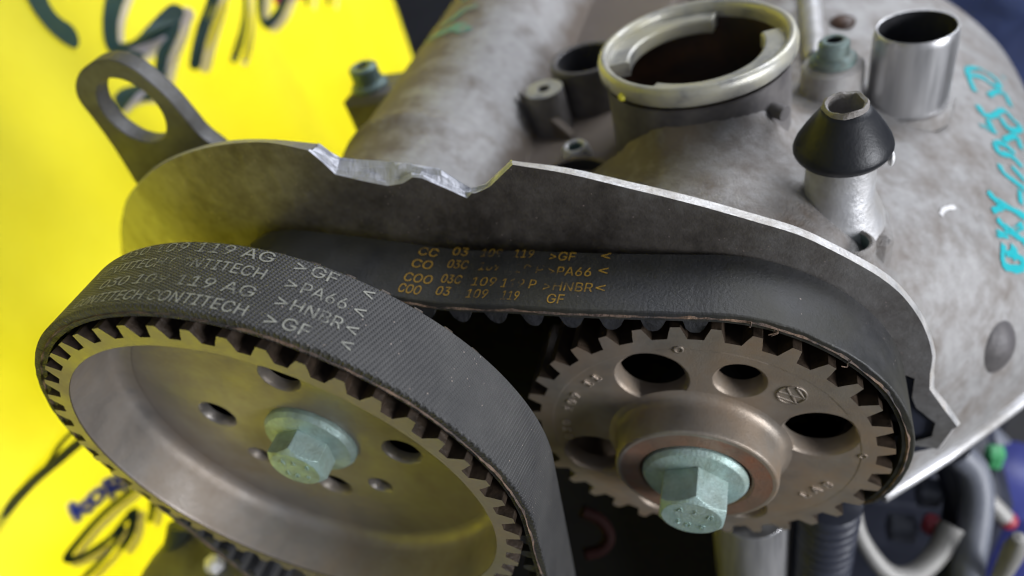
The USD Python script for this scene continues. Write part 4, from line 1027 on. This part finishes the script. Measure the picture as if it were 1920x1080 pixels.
solo('engine_bracket', tube(catmull(CL['bracket'], 10), 0.1, 14, np.linspace(0.06, 0.10, len(catmull(CL['bracket'], 10)))), 'beige_metal', 'curved beige metal bracket low on the right behind the cover', 'bracket')
solo('grey_hose', tube(drop(catmull(CL['hose'], 12)), 0.13, 20), 'hose_grey', 'grey rubber hose hanging at the lower right', 'hose')
solo('grey_hose', tube(catmull(CL['hose2'], 12), 0.16, 20), 'hose_grey', 'thick grey hose running off the right edge', 'hose')
solo('black_hose', tube(drop(catmull(CL['blackhose'], 12)), 0.14, 20), 'plastic_navy', 'black hose beside the grey hanging hose', 'hose')
q = np.array(CL['airbox'])
solo('air_box', box((q[0] - 0.7, q[1] + 0.2, -13), q + (1.0, 2.0, 0.2), 0.12), 'plastic_navy', 'dark navy plastic box below the bright edge of the cover', 'air box')
q = np.array(CL['redcap'])
solo('red_cap', lathe_up([(0, 0.09), (0.05, 0.09), (0.075, 0.06), (0.08, -0.06), (0, -0.06)], q, 24), 'red_cap_plastic', 'small red plastic cap in front of the dark box', 'cap')
q = np.array(CL['bead'])
solo('connector', box(q - (0.1, 0.1, 0.14), q + (0.1, 0.1, 0.12), 0.04), 'hose_grey', 'small grey connector under the bright cover edge', 'connector')
q = np.array(CL['bead2'])
solo('connector', box(q - (0.12, 0.1, 0.12), q + (0.12, 0.1, 0.12), 0.04), 'hose_grey', 'small grey connector left of the red cap', 'connector')
q = np.array(CL['blue'])
solo('blue_canister', lathe_up([(0, 0.75), (0.25, 0.75), (0.5, 0.6), (0.56, 0.4), (0.56, -13 - q[2]), (0, -13 - q[2])], q, 40), 'plastic_blue', 'blue plastic canister at the right edge', 'canister')
rod = thing('steel_rod', 'pale steel rod with a red tip leaning behind the hoses', 'rod', CL['rod'][1])
put(rod, 'rod', tube(np.array(CL['rod']), 0.085, 14), 'beige_metal')
q = np.array(CL['rod'][1])
put(rod, 'red_tip', trimesh.creation.icosphere(2, 0.09).apply_translation(q), 'red_cap_plastic', smooth=True)
q = np.array(CL['green'])
solo('green_clip', box(q - (0.08, 0.08, 0.14), q + (0.08, 0.08, 0.14), 0.04), 'green_plastic', 'small green plastic clip at the right', 'clip')
q = np.array(CL['whitebit'])
solo('pale_fitting', lathe_up([(0, 0.3), (0.05, 0.28), (0.08, 0.1), (0.06, -0.5), (0, -0.5)], q, 20), 'beige_metal', 'pale metal fitting in the lower right corner', 'fitting')
q = np.array(CL['cloth'])
cl = rough_up(trimesh.creation.icosphere(4, 1.0).apply_scale([1.5, 1.0, 1.1]), 0.75, 1.1, 3)
solo('scrap_crate', box((q[0] - 1.3, q[1] - 0.9, -13), (q[0] + 1.3, q[1] + 0.9, q[2] - 0.7), 0.1), 'plastic_navy', 'dark crate under the navy blue cloth', 'crate')
solo('navy_rag', cl.apply_translation(q), 'cloth_navy', 'crumpled navy blue cloth behind the right end of the cover', 'cloth', smooth=True)
q = np.array(CL['darktop'])
solo('rusty_casting', rough_up(box((q[0] - 1.2, q[1] - 0.3, -13), q + (1.2, 1.0, 0.3), 0.15).subdivide().subdivide(), 0.15, 1.2), 'inside_rust', 'dark rusty casting behind the breather tube', 'casting')
solo('pale_strip', tube(np.array(CL['strip']), 0.09, 12), 'beige_metal', 'pale metal strip lying behind the breather tube', 'strip')
q = np.array(CL['backdark'])
solo('manifold', rough_up(box((q[0] - 1.0, max(q[1], 7.6), -13), (q[0] + 1.4, max(q[1], 7.6) + 1.6, q[2] + 0.5), 0.2).subdivide().subdivide(), 0.2, 0.9, 4), 'shade_black_oil', 'black block added for the dark gap behind the filler neck', 'manifold')  # added block, painted black where only a dark gap shows

# cables and metal in front of the banner
solo('cable', tube(catmull(CL['wire1'], 10), 0.045, 10), 'wire_dark', 'dark cable crossing the lower left of the banner', 'cable')
solo('thin_cable', tube(catmull(CL['wire2'], 10), 0.02, 8), 'wire_dark', 'thin cable running beside the dark cable', 'cable')
q = np.array(CL['mount'])
solo('engine_mount', lathe_up([(0, 0.25), (0.7, 0.22), (0.9, 0.1), (0.95, -0.2), (0.95, -13 - q[2]), (0, -13 - q[2])], q, 48), 'dark_paint_steel', 'grey engine mount below the large sprocket', 'engine mount')
solo('dark_hose', tube(drop(catmull(CL['darkhose'], 10)), 0.13, 14), 'wire_dark', 'dark hose hanging below the large sprocket', 'hose')
q = np.array(CL['whitespot'])
solo('white_nut', lathe_up([(0, 0.07), (0.06, 0.06), (0.08, 0), (0.07, -0.1), (0, -0.1)], q, 6), 'white_chip', 'small white nut on the engine mount', 'nut')
